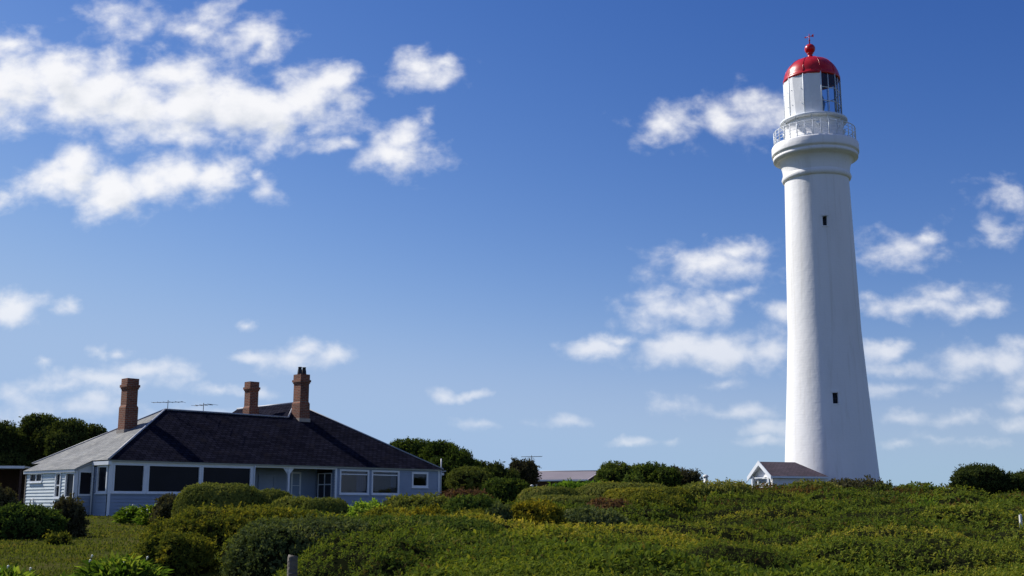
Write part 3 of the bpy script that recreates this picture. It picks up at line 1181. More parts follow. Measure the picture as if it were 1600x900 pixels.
mb = MB()
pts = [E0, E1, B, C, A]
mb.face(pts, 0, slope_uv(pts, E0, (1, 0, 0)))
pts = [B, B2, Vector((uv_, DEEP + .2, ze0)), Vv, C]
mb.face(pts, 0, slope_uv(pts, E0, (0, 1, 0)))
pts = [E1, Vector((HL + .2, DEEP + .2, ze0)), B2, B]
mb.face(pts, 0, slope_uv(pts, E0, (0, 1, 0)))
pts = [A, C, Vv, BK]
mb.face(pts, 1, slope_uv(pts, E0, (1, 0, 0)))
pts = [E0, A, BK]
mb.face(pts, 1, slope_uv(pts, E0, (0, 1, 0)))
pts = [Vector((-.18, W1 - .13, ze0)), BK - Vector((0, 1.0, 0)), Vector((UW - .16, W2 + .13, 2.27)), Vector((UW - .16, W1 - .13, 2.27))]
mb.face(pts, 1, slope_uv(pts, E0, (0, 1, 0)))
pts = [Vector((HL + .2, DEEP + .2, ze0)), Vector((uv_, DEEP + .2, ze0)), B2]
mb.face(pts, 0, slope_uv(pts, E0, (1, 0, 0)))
roof = mb.build('roof', [M['slate'], M['slate_sunlit']], house)
mb = MB()
up2 = Vector((0, 0, .02))
mb.tube([E0 + up2, A + up2], .055, 6)
mb.tube([A + up2, C + up2], .055, 6)
mb.tube([C + up2, B + up2], .055, 6)
mb.tube([B + up2, B2 + up2], .07, 6)
mb.tube([B + up2, E1 + up2], .05, 6)
mb.tube([A + up2, BK + up2], .05, 6)
mb.build('ridge_cap', M['lead'], roof)
# soffit so that the eaves are closed
mb = MB()
mb.box(.0, HL, -.15, .0, ZT - .012, ZT - .004)
mb.build('soffit', M['trim'], house)

# ---- chimneys
leftp = lambda u, w: ze0 + (A.z - ze0) / (A.x + .18) * (u + .18)


def chimney(px, pyb, pytop, q, hw, hd, label, pots=0, base_y=637):
    u, w = q.x, q.y
    zb = q.z
    ztop = zloc(u, w, pytop)
    zk = zloc(u, w, base_y)
    mb = MB()
    mb.box(u - hw, u + hw, w - hd, w + hd, zb - 1.0, zk)
    # splayed shoulder
    h2, d2 = hw * .86, hd * .86
    c0 = [(-1, -1), (1, -1), (1, 1), (-1, 1)]
    for i in range(4):
        a, b = c0[i], c0[(i + 1) % 4]
        mb.face([(u + a[0] * hw, w + a[1] * hd, zk), (u + b[0] * hw, w + b[1] * hd, zk), (u + b[0] * h2, w + b[1] * d2, zk + .12), (u + a[0] * h2, w + a[1] * d2, zk + .12)], 0,
                [(0, 0), (2 * hw, 0), (2 * hw, .12), (0, .12)])
    hcap = (ztop - zk)
    z1 = ztop - .34 * 1.7
    mb.box(u - h2, u + h2, w - d2, w + d2, zk + .12, z1)
    mb.box(u - hw * .96, u + hw * .96, w - hd * .96, w + hd * .96, z1, z1 + .1)
    mb.box(u - hw * 1.07, u + hw * 1.07, w - hd * 1.07, w + hd * 1.07, z1 + .1, z1 + .24)
    mb.box(u - hw * .92, u + hw * .92, w - hd * .92, w + hd * .92, z1 + .24, ztop)
    o = mb.build('chimney', M['brick'], house)
    o['label'] = label
    mb = MB()
    mb.box(u - hw * 1.12, u + hw * 1.12, w - hd * 1.12, w + hd * 1.12, zb - 1.0, zb - .02)
    mb.build('flashing', M['mortar'], o)
    for i in range(pots):
        mb = MB()
        du = (-1 + 2 * i) * hw * .42
        mb.lathe([(.16, ztop - .01), (.155, ztop + .05), (.125, ztop + .3), (.10, ztop + .42), (.125, ztop + .43), (.12, ztop + .47), (.08, ztop + .47), (.07, ztop + .3)], 14)
        for j, v in enumerate(mb.v): mb.v[j] = (v[0] + u + du, v[1] + w, v[2])
        mb.build('chimney_pot', M['pot'], o)
    return o


q1 = hitplane(199, 671, leftp)
chimney(199, 671, 592, q1, .37, .37, 'brick chimney on the pale left slope', 0, 637)
q3 = hitplane(473, 656, front)
q3.y += .25
q3.z = front(0, q3.y) - .05
chimney(473, 656, 585.5, q3, .37, .42, 'tall brick chimney with two black pots on the front slope', 2, 631)
w2c = 8.6
u2c = u_at(391.5, w2c, 6.0)
q2 = Vector((u2c, w2c, back(w2c)))
chimney(391, 652, 597, q2, .36, .36, 'brick chimney standing behind the front ridge', 0, 638)


# ---- aerials on the ridge
def aerial(parent, base, h, half, ang, n=6, r=.016, name='tv_aerial'):
    mb = MB()
    b = Vector(base)
    t = b + Vector((0, 0, h))
    mb.tube([b - Vector((0, 0, .3)), t + Vector((0, 0, .12))], r * 1.2, 6)
    d = Vector((math.cos(ang), math.sin(ang), .02))
    e = Vector((-d.y, d.x, 0))
    mb.tube([t - d * half, t + d * half], r, 6)
    for i in range(n):
        p = t + d * (half * (-1 + 2 * i / (n - 1)))
        l = .28 + .25 * i / n
        mb.tube([p - e * l, p + e * l], r * .6, 5)
    return mb.build(name, M['metal'], parent)


aerial(house, (A.x + .15, A.y, A.z), .42, .85, math.radians(-45), 6)
aerial(house, (A.x + 2.4, A.y, A.z), .40, .65, math.radians(-70), 5)
# slim white mast with bracket on the right corner
mb = MB()
mb.tube([(HL + .16, -.02, ZT - .5), (HL + .16, -.02, ZT + .75)], .035, 8)
mb.box(HL + .1, HL + .32, -.12, .05, ZT - .28, ZT - .12)
mb.tube([(HL + .16, -.05, ZT - .05), (HL + .42, -.2, ZT - .02)], .03, 6)
mb.build('mast', M['galv'], house)

# ================================================================== carport at the left edge
cp = at(20, 730, 66)
carport = empty('carport', (cp.x, cp.y, T(cp.x, cp.y)), math.radians(8), 'dark open carport with a pale flat metal roof at the left end of the house', 'carport')
zt = cp.z - carport.location.z
mb = MB()
mb.box(-4.2, .68, -.1, 4.2, zt - .03, zt + .05)
for i in range(24):
    x = -4.2 + i * .2
    mb.box(x, x + .05, -.098, 4.2, zt + .05, zt + .075)
mb.build('roof', paint('pale_roof_sheet', (.62, .6, .56), .5, .15, 2, .05), carport)
mb = MB()
mb.box(-4.19, .67, -.16, -.102, zt - .07, zt + .07)
mb.build('fascia', M['trim'], carport)
for x in (-2.2, .45):
    mb = MB()
    mb.box(x - .05, x + .05, 0, .1, -.1, zt - .034)
    mb.build('post', M['brownwall'], carport)
mb = MB()
mb.box(-4.2, .6, 4.0, 4.15, -.1, zt - .034)
mb.box(.5, .6, 2.2, 4.0, -.1, zt - .034)
mb.box(-4.2, -4.05, 0, 4.0, -.1, zt - .034)
mb.build('wall', M['brownwall'], carport)

# ================================================================== far house
fa = at(893, 743, 112)
fz = T(fa.x, fa.y)
far = empty('distant_house', (fa.x, fa.y, fz), math.radians(-22), 'distant low house with a pinkish grey roof showing between the trees', 'house')
ze_, zr_ = at(893, 751, 112).z - fz, at(893, 736.5, 112).z - fz
mb = MB()
x0, x1 = -5.0, 3.0
pts = [Vector((x0, -4, ze_)), Vector((x1, -4, ze_)), Vector((x1, 0, zr_)), Vector((x0, 0, zr_))]
mb.face(pts)
mb.face([Vector((x0, 4, ze_)), Vector((x0, 0, zr_)), Vector((x1, 0, zr_)), Vector((x1, 4, ze_))])
for p in range(27):
    x = x0 + .05 + p * .295
    mb.tube([(x, -4, ze_ + .02), (x, 0, zr_ + .02)], .02, 4, 0, False)
fr_ = mb.build('roof', M['pinkroof'], far)
mb = MB()
mb.tube([(x0, 0, zr_ + .03), (x1, 0, zr_ + .03)], .05, 6)
mb.build('ridge_cap', M['pinkroof'], fr_)
mb = MB()
mb.box(x0, x1, -4.08, -4.0, ze_ - .12, ze_ + .02)
mb.build('gutter', M['trim'], fr_)
mb = MB()
mb.box(x0 + .3, x1 - .3, -3.5, 3.5, -.2, ze_ - .02)
for x in (x0 + .3, x1 - .3):
    mb.face([(x, -3.5, ze_ - .02), (x, 3.5, ze_ - .02), (x, 0, zr_ - .06)])
mb.build('wall', M['brownwall'], far)
for (a, b) in ((-3.5, -2.2), (-.6, .7)):
    mb = MB()
    mb.box(a, b, -3.54, -3.5, ze_ - 1.4, ze_ - .4)
    w_ = mb.build('window', M['trim'], far)
    mb = MB()
    mb.box(a + .08, b - .08, -3.56, -3.545, ze_ - 1.32, ze_ - .48)
    mb.build('pane', M['screen'], w_)
mast = at(830.5, 736, 108)
tm = at(830.5, 713.5, 108)
ma = empty('aerial_mast', (mast.x, mast.y, T(mast.x, mast.y)), 0, 'tall thin television aerial on a mast behind the dark conifers', 'aerial')
aerial(ma, (0, 0, tm.z - ma.location.z - 3.2), 3.2, .95, math.radians(6), 8, .028, 'antenna')
mb = MB()
mb.tube([(0, 0, 0), (0, 0, tm.z - ma.location.z - 3.0)], .04, 6)
mb.build('mast_pole', M['metal'], ma)
# ================================================================== the lighthouse
LY = 84.0
LX = at(1300, 757, LY).x
LZ = T(LX, LY)
light = empty('lighthouse', (LX, LY, LZ), 0, 'tall white round lighthouse with red domed lantern and railed gallery', 'lighthouse')


def lz(py): return z_at(LX, LY, py) - LZ


def lr(px_width, py):
    z = lz(py) + LZ
    return px_width / 2 * (LY * CP + (z - ZE) * SP) / F * math.cos(math.atan(LX / LY)) * 1.005


CAMA = math.atan2(-LY, -LX)                   # direction of the path seen from the tower
NS = 96
SEG = 2 * math.pi / NS
WA = CAMA + .185                              # windows sit a little right of the camera-facing line
ROT = WA - SEG                                # two segments wide openings
wins = ((349.5, 364.5), (619.5, 636))
def rad(py):
    return float(np.interp(py, [290, 400, 520, 600, 680, 757], [lr(101, 290), lr(108, 400), lr(115, 520), lr(126, 600), lr(138, 680), lr(150, 757)]))


pys = [757, 740, 720, 700, 680, 660, 636, 619.5, 600, 580, 560, 540, 520, 500, 470, 440, 400, 364.5, 349.5, 330, 310, 290, 284]
prof = [(rad(757) + .35, 0), (rad(757) + .12, lz(770))] + [(rad(p), lz(p)) for p in pys]
hol = set()
for i in range(len(prof) - 1):
    for (t_, b_) in wins:
        if abs(prof[i][1] - lz(b_)) < 1e-3: hol.add(i)
mb = MB()
mb.lathe(prof, NS, 0, ROT, lambda i, k: i in hol and k in (0, 1))
mb.build('tower', M['tower'], light)
for (t_, b_) in wins:
    z0, z1 = lz(b_), lz(t_)
    r0, r1 = rad(b_), rad(t_)
    f = MB()
    a0, a1 = ROT, ROT + 2 * SEG
    P = lambda r, a, z: Vector((r * math.cos(a), r * math.sin(a), z))
    d = .32
    f.face([P(r0, a0, z0), P(r0 - d, a0, z0), P(r1 - d, a0, z1), P(r1, a0, z1)])
    f.face([P(r0, a1, z0), P(r1, a1, z1), P(r1 - d, a1, z1), P(r0 - d, a1, z0)])
    f.face([P(r1, a0, z1), P(r1 - d, a0, z1), P(r1 - d, a1, z1), P(r1, a1, z1)])
    f.face([P(r0, a0, z0), P(r0, a1, z0), P(r0 - d, a1, z0), P(r0 - d, a0, z0)])
    # lintel and sill, standing a little proud
    for (za, zb, ex, pr) in ((z1 + .0, z1 + .17, .13, .05), (z0 - .09, z0, .06, .05)):
        rr = r1 if za > z0 else r0
        q = [P(rr - .05, a0 - ex / rr, za), P(rr + pr, a0 - ex / rr, za), P(rr + pr, a1 + ex / rr, za), P(rr - .05, a1 + ex / rr, za)]
        q2 = [v + Vector((0, 0, zb - za)) for v in q]
        f.face(q[::-1]); f.face(q2)
        for i in range(4): f.face([q[i], q[(i + 1) % 4], q2[(i + 1) % 4], q2[i]])
    fo = f.build('window', M['tower'], light)
    g = MB()
    g.face([P(r0 - d + .03, a0, z0), P(r0 - d + .03, a1, z0), P(r1 - d + .03, a1, z1), P(r1 - d + .03, a0, z1)])
    g.build('pane', M['screen'], fo)
    g = MB()
    c = (a0 + a1) / 2
    rm = (r0 + r1) / 2 - d + .05
    g.tube([P(rm, c, z0), P(rm, c, z1)], .018, 6)
    zc = (z0 + z1) / 2
    g.tube([P(rm, a0, zc), P(rm, a1, zc)], .018, 6)
    g.build('glazing_bars', M['metal'], fo)

# collar and neck and cove up to the gallery
rs0 = lr(101, 284)
rneck = lr(104.5, 266)
rcol = lr(108, 279)
rgal = lr(136.5, 243)
zc0, zc1 = lz(284.5), lz(275.5)
mb = MB()
mb.lathe([(rs0 - .02, zc0 - .02), (rs0 + .06, zc0), (rcol - .03, zc0 + .06), (rcol + .03, (zc0 + zc1) / 2), (rcol - .03, zc1 - .06), (rneck + .03, zc1), (rneck, zc1 + .03)], NS)
mb.build('collar', M['tower'], light)
zg0, zg1 = lz(251), lz(229.5)                 # cornice underside and deck
pr = [(rneck, zc1)]
for i in range(9):
    t = i / 8
    pr.append((rneck + (rgal - .28 - rneck) * (1 - math.cos(t * math.pi / 2)), zc1 + .12 + (zg0 - .1 - zc1 - .12) * math.sin(t * math.pi / 2)))
pr += [(rgal - .26, zg0 - .02), (rgal - .10, zg0), (rgal - .08, zg0 + .22), (rgal - .16, zg0 + .27), (rgal - .16, zg0 + .34), (rgal - .01, zg0 + .37), (rgal, zg0 + .5),
       (rgal, zg1 - .08), (rgal - .04, zg1), (lr(86, 215), zg1 + .01)]
mb = MB()
mb.lathe(pr, NS)
mb.build('gallery', M['tower'], light)
# railing
rr_ = lr(127.5, 225)
hr = lz(207) - zg1
zr0 = zg1
mb = MB()
ring = lambda r, z, n=72: [(r * math.cos(k * 2 * math.pi / n), r * math.sin(k * 2 * math.pi / n), z) for k in range(n + 1)]
for fz_, th in ((1.0, .034), (.78, .016), (.56, .016), (.34, .016), (.1, .022)):
    mb.tube(ring(rr_, zr0 + hr * fz_), th, 6, 0, False)
rail = mb.build('railing', M['trim'], light)
for k in range(32):
    a = k * 2 * math.pi / 32 + .1
    x, y = rr_ * math.cos(a), rr_ * math.sin(a)
    m2 = MB()
    m2.tube([(x, y, zr0), (x, y, zr0 + hr + .05)], [.045, .03], 6)
    m2.build('railing_post', M['trim'], rail)
# service drum under the lantern
rd = lr(90, 215)
zw = lz(194)
mb = MB()
mb.lathe([(rd + .06, zg1), (rd + .06, zg1 + .18), (rd, zg1 + .2), (rd, zw - .35), (rd + .05, zw - .3), (rd + .05, zw - .2), (rd, zw - .15), (rd, zw)], 72)
drum = mb.build('drum', M['tower'], light)
for k, da in enumerate((-.55, .15, .95, 1.7, 2.6, 3.6, 4.6)):
    a = CAMA + da
    p = Vector((rd * math.cos(a), rd * math.sin(a), zg1 + .55 * (zw - zg1)))
    o_ = Vector((math.cos(a), math.sin(a), 0))
    mb2 = MB()
    mb2.tube([p - o_ * .05, p + o_ * .14], .085, 10)
    mb2.tube([p + o_ * .1, p + o_ * .1 + Vector((0, 0, .28))], [.09, .13], 10)
    mb2.build('vent_cowl', M['trim'], drum)
# lantern walkway with brackets
rw = lr(105.5, 194)
mb = MB()
mb.lathe([(rd - .05, zw), (rw - .03, zw), (rw, zw + .04), (rw, zw + .15), (rw - .03, zw + .18), (rd - .1, zw + .18)], 72)
walk = mb.build('walkway', M['trim'], light)
for k in range(12):
    a = k * math.pi / 6 + .2
    mb = MB()
    c_, s_ = math.cos(a), math.sin(a)
    mb.tube([(rd * c_, rd * s_, zw - .55), ((rd + .12) * c_, (rd + .12) * s_, zw - .3), ((rw - .1) * c_, (rw - .1) * s_, zw)], .035, 6)
    mb.build('bracket', M['trim'], walk)
# lantern: ten facets, most of them blanked with white panels, the seaward ones glazed
zl0, zl1 = zw + .18, lz(128.5) + .12
rl = lr(85.5, 165) * 1.03
NL = 10
# facet boundaries: one falls at the panel / glass change
a_g = CAMA + math.asin(min(.95, (1283.5 - 1269.5) / 43.0))
step = 2 * math.pi / NL
for k in range(NL):
    a0 = a_g + k * step
    a1 = a0 + step
    p0 = Vector((rl * math.cos(a0), rl * math.sin(a0), 0))
    p1 = Vector((rl * math.cos(a1), rl * math.sin(a1), 0))
    zz0, zz1 = Vector((0, 0, zl0)), Vector((0, 0, zl1))
    glazed = k in (0, 1, 2, 3, 4)
    m_ = (p0 + p1) / 2
    nn = m_.normalized()
    if glazed:
        mb = MB()
        mb.face([p0 + zz0, p1 + zz0, p1 + zz1, p0 + zz1])
        pane = mb.build('lantern_window', M['lantern_glass'], light)
        mb = MB()
        for t in (0.0, 1.0):
            q = p0.lerp(p1, t)
            mb.tube([q + zz0, q + zz1], .05, 6)
        for t in (.5,):
            q = p0.lerp(p1, t)
            mb.tube([q + zz0, q + zz1], .03, 6)
        for s in (.0, .31, .63, 1.0):
            zz = Vector((0, 0, zl0 + (zl1 - zl0) * s))
            mb.tube([p0 + zz, p1 + zz], .034, 6)
        mb.build('glazing_bars', M['trim'], pane)
    else:
        mb = MB()
        th = nn * .04
        # helical panel: a slanting fold across the facet
        q0, q1 = p0.lerp(p1, .46), p0.lerp(p1, .30)
        f0, f1 = nn * .10, nn * .02
        mb.face([p0 + zz0, q0 + f0 + zz0, q1 + f0 + zz1, p0 + zz1])
        mb.face([q0 + f0 + zz0, p1 + zz0, p1 + zz1, q1 + f0 + zz1])
        for t, s in ((.2, .3), (.2, .65), (.8, .3), (.8, .65)):
            c_ = p0.lerp(p1, t) + nn * .06 + Vector((0, 0, zl0 + (zl1 - zl0) * s))
            mb.tube([c_, c_ + nn * .05], .03, 6)
        pn = mb.build('lantern_panel', M['panel'], light)
        mb = MB()
        mb.tube([p0 + zz0, p0 + zz1], .045, 6)
        mb.build('glazing_bars', M['trim'], pn)
# lens and pedestal inside
mb = MB()
mb.lathe([(0, zl0), (.75, zl0), (.75, zl0 + .25), (.5, zl0 + .3), (.5, zl0 + .5)], 24, 1)
mb.lathe([(.55, zl0 + .5), (.82, zl0 + .8), (.95, zl0 + 1.3), (.82, zl0 + 1.9), (.5, zl0 + 2.3), (0, zl0 + 2.4)], 24, 0)
mb.build('lens', [paint('lens_prisms', (.05, .08, .14), .12, .2, 6, .2, spec=.6), M['dark']], light)
# blackout lining just inside the white panels
mb = MB()
for k in range(5, 10):
    a0 = a_g + k * step; a1 = a0 + step
    r = rl - .12
    mb.face([(r * math.cos(a0), r * math.sin(a0), zl0), (r * math.cos(a0), r * math.sin(a0), zl1), (r * math.cos(a1), r * math.sin(a1), zl1), (r * math.cos(a1), r * math.sin(a1), zl0)])
mb.lathe([(rl - .1, zl0 + .012), (0, zl0 + .013)], 24)
mb.build('lantern_lining', paint('lantern_lining_paint', (.10, .11, .14), .6, .2, 2, .05), light)
# red dome
rdm = lr(88.7, 128.5)
zd0 = lz(128.5)
zdt = lz(91)
hd_ = zdt - zd0
pr = [(rl - .15, zd0 + .02), (rdm - .02, zd0 - .02), (rdm + .02, zd0 + .03), (rdm + .02, zd0 + .17), (rdm - .05, zd0 + .22)]
for i in range(1, 15):
    t = i / 15 * math.pi / 2
    pr.append(((rdm - .07) * math.cos(t) ** .95 + 0.0, zd0 + .22 + (hd_ - .27) * math.sin(t)))
pr += [(.30, zd0 + hd_ - .07), (.27, zd0 + hd_ + .05), (.0, zd0 + hd_ + .06)]
mb = MB()
mb.lathe(pr, 60)
dome = mb.build('dome', M['red'], light)
for k in range(NL):
    a = a_g + k * step
    mb = MB()
    pts = []
    for i in range(0, 14):
        t = i / 15 * math.pi / 2
        r = (rdm - .05) * math.cos(t) ** .95
        pts.append((r * math.cos(a), r * math.sin(a), zd0 + .23 + (hd_ - .26) * math.sin(t)))
    mb.tube(pts, .014, 6)
    mb.build('rib', M['red'], dome)
zb = lz(76.7)
rb = 8.2 * mpp(LY, zb + LZ)
mb = MB()
pr = [(.29, zdt - .04), (.25, zdt + .06), (.19, zdt + .14), (.17, zb - rb - .04), (.24, zb - rb * .98), (.24, zb - rb * .88)]
for i in range(12):
    t = -1.05 + (math.pi / 2 + 1.05) * i / 11
    pr.append((max(0, rb * math.cos(t)), zb + rb * math.sin(t)))
mb.lathe(pr, 28)
mb.build('ball_vent', M['red'], light)
zt = lz(53)
mb = MB()
mb.tube([(0, 0, zb + rb - .02), (0, 0, zt)], [.05, .022], 6)
vd = Vector((math.cos(CAMA + 1.2), math.sin(CAMA + 1.2), 0))
zc = zb + rb + .38 * (zt - zb - rb)
mb.lathe([(0, zc - .09), (.08, zc), (0, zc + .09)], 8)
z5 = Vector((0, 0, zt - .22))
mb.tube([z5 - vd * .32, z5 + vd * .34], .025, 6)
t3 = Vector((-vd.y, vd.x, 0)) * .012
for s in (1, -1):
    mb.face([z5 + vd * .12 + t3 * s, z5 + vd * .34 + Vector((0, 0, .14)) + t3 * s, z5 + vd * .34 - Vector((0, 0, .14)) + t3 * s][::s])
    mb.face([z5 - vd * .42 + t3 * s, z5 - vd * .26 + Vector((0, 0, .08)) + t3 * s, z5 - vd * .26 - Vector((0, 0, .08)) + t3 * s][::s])
mb.build('weather_vane', M['red'], light)

# ================================================================== entrance hut
tow = Vector((LX, LY))
gp = at(1194, 742, 78.6)                      # middle of the gable end
dd = Vector((gp.x - LX, gp.y - LY))
ang = math.atan2(1.62, 4.2) + math.pi        # gable normal points left and a little forward
ca = Vector((math.cos(ang), math.sin(ang)))
hz = T(gp.x, gp.y)
hut = empty('entrance_hut', (gp.x, gp.y, hz), ang, 'small white gabled entrance hut with brown tiled roof at the foot of the lighthouse', 'hut')
zr_ = at(1194, 721.5, 78.6).z - hz
ze_ = at(1194, 744.5, 78.6).z - hz
HWD = 1.38                                    # half width of the roof
LEN = 4.2
mb = MB()
rid0, rid1 = Vector((.42, 0, zr_)), Vector((-2.5, 0, zr_))
for s in (1, -1):
    e0, e1 = Vector((.42, s * HWD, ze_)), Vector((-LEN, s * HWD, ze_))
    pts = [e0, rid0, rid1, e1]
    if s < 0: pts = pts[::-1]
    mb.face(pts, 0, slope_uv(pts, e0, (1, 0, 0)))
    q = [p - Vector((0, 0, .07)) for p in pts][::-1]
    mb.face(q, 1)
pts = [rid1, Vector((-LEN, -HWD, ze_)), Vector((-LEN, HWD, ze_))]
mb.face(pts, 0, slope_uv(pts, rid1, (0, 1, 0)))
mb.build('roof', [M['tile'], M['trim']], hut)
mb = MB()
for s in (1, -1):
    a, b = Vector((.44, 0, zr_ + .06)), Vector((.44, s * (HWD + .06), ze_ - .0))
    dn = Vector((0, 0, -.30))
    q = [a, b, b + dn, a + dn]
    bk = [p - Vector((.06, 0, 0)) for p in q]
    mb.face(q); mb.face(bk[::-1])
    for i in range(4): mb.face([q[i], q[(i + 1) % 4], bk[(i + 1) % 4], bk[i]])
mb.build('bargeboard', M['trim'], hut)
for s in (1, -1):
    mb = MB()
    mb.box(-LEN, .36, s * HWD - .06, s * HWD + .06, ze_ - .13, ze_ - .01)
    mb.build('gutter', M['trim'], hut)
wv_ = 1.08
mb = MB()
for s in (1, -1):
    mb.box(-LEN - .3, .08, s * wv_ - .07, s * wv_ + .07, -.3, ze_ + .1)
# gable wall set back behind the barge
g0 = .08
mb.face([(g0, -wv_, -.3), (g0, wv_, -.3), (g0, wv_, ze_ + .1), (g0, 0, zr_ - .12), (g0, -wv_, ze_ + .1)])
mb.build('wall', M['tower'], hut)
mb = MB()
mb.box(g0, g0 + .06, -.45, .45, 0, ze_ - .25)
dr = mb.build('door', paint('pale_grey_door', (.45, .47, .48), .5, .08, 2, .05), hut)
mb = MB()
for a, b in ((-.56, -.452), (.452, .56)):
    mb.box(g0 + .002, g0 + .11, a, b, 0, ze_ - .15)
mb.box(g0 + .002, g0 + .11, -.452, .452, ze_ - .248, ze_ - .15)
mb.build('frame', M['trim'], dr)
mb = MB()
mb.box(g0 + .112, g0 + .30, -.62, .62, ze_ - .13, ze_ - .06)
mb.build('hood', M['trim'], hut)
for y in (-.98, .98):
    mb = MB()
    mb.box(.22, .36, y - .07, y + .07, -.3, ze_ + .02)
    mb.build('post', M['trim'], hut)
sw = 1
mb = MB()
mb.box(-2.6, -1.8, wv_ + .072, wv_ + .11, ze_ - 1.1, ze_ - .40)
win = mb.build('window', M['trim'], hut)
mb = MB()
mb.box(-2.52, -1.88, wv_ + .112, wv_ + .118, ze_ - 1.02, ze_ - .47)
mb.build('pane', M['dark'], win)
# ================================================================== planting
GS = 'garden shrubs between the path and the house'
# left corner
shrub(-30, 96, 794.5, 33.5, 'green', 'broad dark green shrub on the lawn at the left end of the house', group=GS, e=.62, lump=.16, tn=(.0, .45))
shrub(84, 134, 786, 34.5, 'purple', 'small twiggy grey brown shrub on the lawn against the white wall', group=GS, lump=.22, shoot=.3, e=.8, tn=(.1, .7))
shrub(-40, 27, 766, 44, 'purple', 'tall grey brown bush in front of the dark carport', group=GS, lump=.2, shoot=.2)
shrub(75, 106, 838, 30.5, 'yellow', 'tiny yellow green tuft alone on the open lawn', group=GS, lump=.2, shoot=.3, ry=.22)
lily(187, 226, 784, 45.5, 420, 'bright green strappy clump beside the blue verandah wall, left of its twin', 3, leaf=.5)
lily(222, 254, 783, 43.5, 360, 'bright green strappy clump between its twin and the grey lavender bush', 4, leaf=.5)
shrub(244, 292, 779, 42.5, 'purple', 'loose grey brown bush left of the big smooth dome', group=GS, lump=.18, shoot=.35)
shrub(274, 414, 757, 39.5, 'clipped', 'large smooth olive dome in front of the verandah windows', group=GS, lump=.035, e=.72, tn=(.3, .7), depth=.03, shoot=.0)
shrub(370, 462, 767, 41, 'clipped', 'low olive mound joined to the right side of the big dome', group=GS, lump=.06, e=.75, tn=(.3, .7), depth=.03, shoot=.0)
shrub(418, 505, 781, 37, 'clipped', 'flat olive mound in front of the porch post', group=GS, lump=.08, e=.7, tn=(.3, .75), shoot=.01)
shrub(470, 549, 779.5, 35.5, 'clipped', 'rounded dark fronted mound below the porch doorway', group=GS, lump=.05, e=.6, tn=(.2, .6), depth=.03, shoot=.0)
# big foreground
shrub(262, 500, 796, 24, 'yellow', 'big yellow green bush in the foreground beside the lawn', group=GS, e=.62, lump=.17, freq=3.2, tn=(.12, .85), lobes=[(-.62, -.35, 0, .55, .6, .80), (.5, -.2, 0, .6, .7, .93)], dens=.8)
shrub(218, 330, 838, 20.5, 'yellow', 'lower yellow green bush spilling onto the lawn before the big one', group=GS, e=.7, lump=.2, freq=3, tn=(.05, .7), ry=1.0)
shrub(360, 600, 814, 19.2, 'grey', 'large soft grey green bush behind the weathered post', group=GS, e=.62, lump=.15, freq=3.4, tn=(.15, .8), dens=.8)
shrub(470, 800, 811, 21, 'green', 'widest mid green bush in the middle of the foreground', group=GS, e=.55, lump=.11, freq=4.2, tn=(.15, .85), ry=2.2, dens=.75)
shrub(575, 850, 846, 16.5, 'green', 'low green bush filling the bottom of the middle foreground', group=GS, e=.6, lump=.2, freq=4.4, tn=(.15, .8), ry=1.4, dens=.75)
# strip in front of the right hand room
shrub(545, 606, 789, 31, 'lime', 'light green bush at the foot of the blue wall below the pair of windows', group=GS, lump=.18, shoot=.2, ry=.5)
shrub(556, 660, 800, 27, 'yellow', 'yellow green bush behind the widest foreground bush', group=GS, lump=.18, freq=3, tn=(.3, .9), ry=.8)
shrub(590, 722, 778.5, 34.5, 'clipped', 'long olive bush with flat top below the small square window', group=GS, lump=.07, e=.6, tn=(.25, .8), shoot=.02)
shrub(690, 786, 778.5, 33, 'green', 'mid green bush right of the long flat topped one', group=GS, lump=.12, e=.65, tn=(.2, .7))
shrub(632, 712, 801, 27.5, 'gold', 'golden bush in the middle of the garden strip', group=GS, lump=.2, freq=3, tn=(.2, .8), ry=.6)
shrub(695, 770, 803, 26.5, 'yellow', 'small yellow green bush beside the golden one', group=GS, lump=.2, tn=(.1, .8), ry=.6)
shrub(758, 802, 792, 28.5, 'grey', 'small round grey green bush left of the golden mound', group=GS, lump=.1, tn=(.1, .6))
shrub(788, 884, 789, 29, 'gold', 'wide golden mound at the left edge of the heath', group=GS, lump=.2, freq=3.2, tn=(.15, .95), ry=.7)
shrub(862, 985, 799, 34, 'grey', 'low grey green cushion right of the golden mound', group=GS, lump=.12, tn=(.15, .7), ry=1.0)
# wind clipped mounds
GM = 'smooth wind clipped mounds at the edge of the heath'
shrub(805, 912, 762.5, 51, 'clipped', 'smooth olive mound nearest to the white garden statue', group=GM, lump=.05, e=.62, tn=(.3, .75), depth=.03, shoot=0)
shrub(812, 958, 775.5, 43, 'clipped', 'long smooth olive mound with a dark underside in front of the others', group=GM, lump=.05, e=.6, tn=(.3, .75), depth=.03, shoot=0)
shrub(886, 1062, 756, 55, 'clipped', 'highest long olive mound just below the round bushes', group=GM, lump=.07, e=.62, tn=(.35, .85), depth=.04, shoot=0, ry=2.2)
shrub(935, 1090, 763.5, 48.5, 'yellow', 'yellow green mound ending in a dark rounded nose', group=GM, lump=.07, e=.62, tn=(.15, .7), depth=.04, shoot=0, ry=2.0)
shrub(912, 990, 785, 38.5, 'rust', 'small rusty brown mound in front of the yellow green one', group=GM, lump=.14, tn=(.3, 1), ry=.8)
shrub(960, 1085, 778, 41.5, 'yellow', 'broad yellow tipped mound merging into the heath', group=GM, lump=.12, tn=(.15, .75), ry=1.5)
shrub(852, 972, 757.5, 62, 'lime', 'long bright green low hedge under the distant house', group=GM, lump=.09, e=.6, tn=(.0, .5), ry=1.2)
shrub(1050, 1180, 757, 62, 'clipped', 'olive mound on the skyline left of the entrance hut', group=GM, lump=.1, e=.6, tn=(.3, .8), ry=2.0)
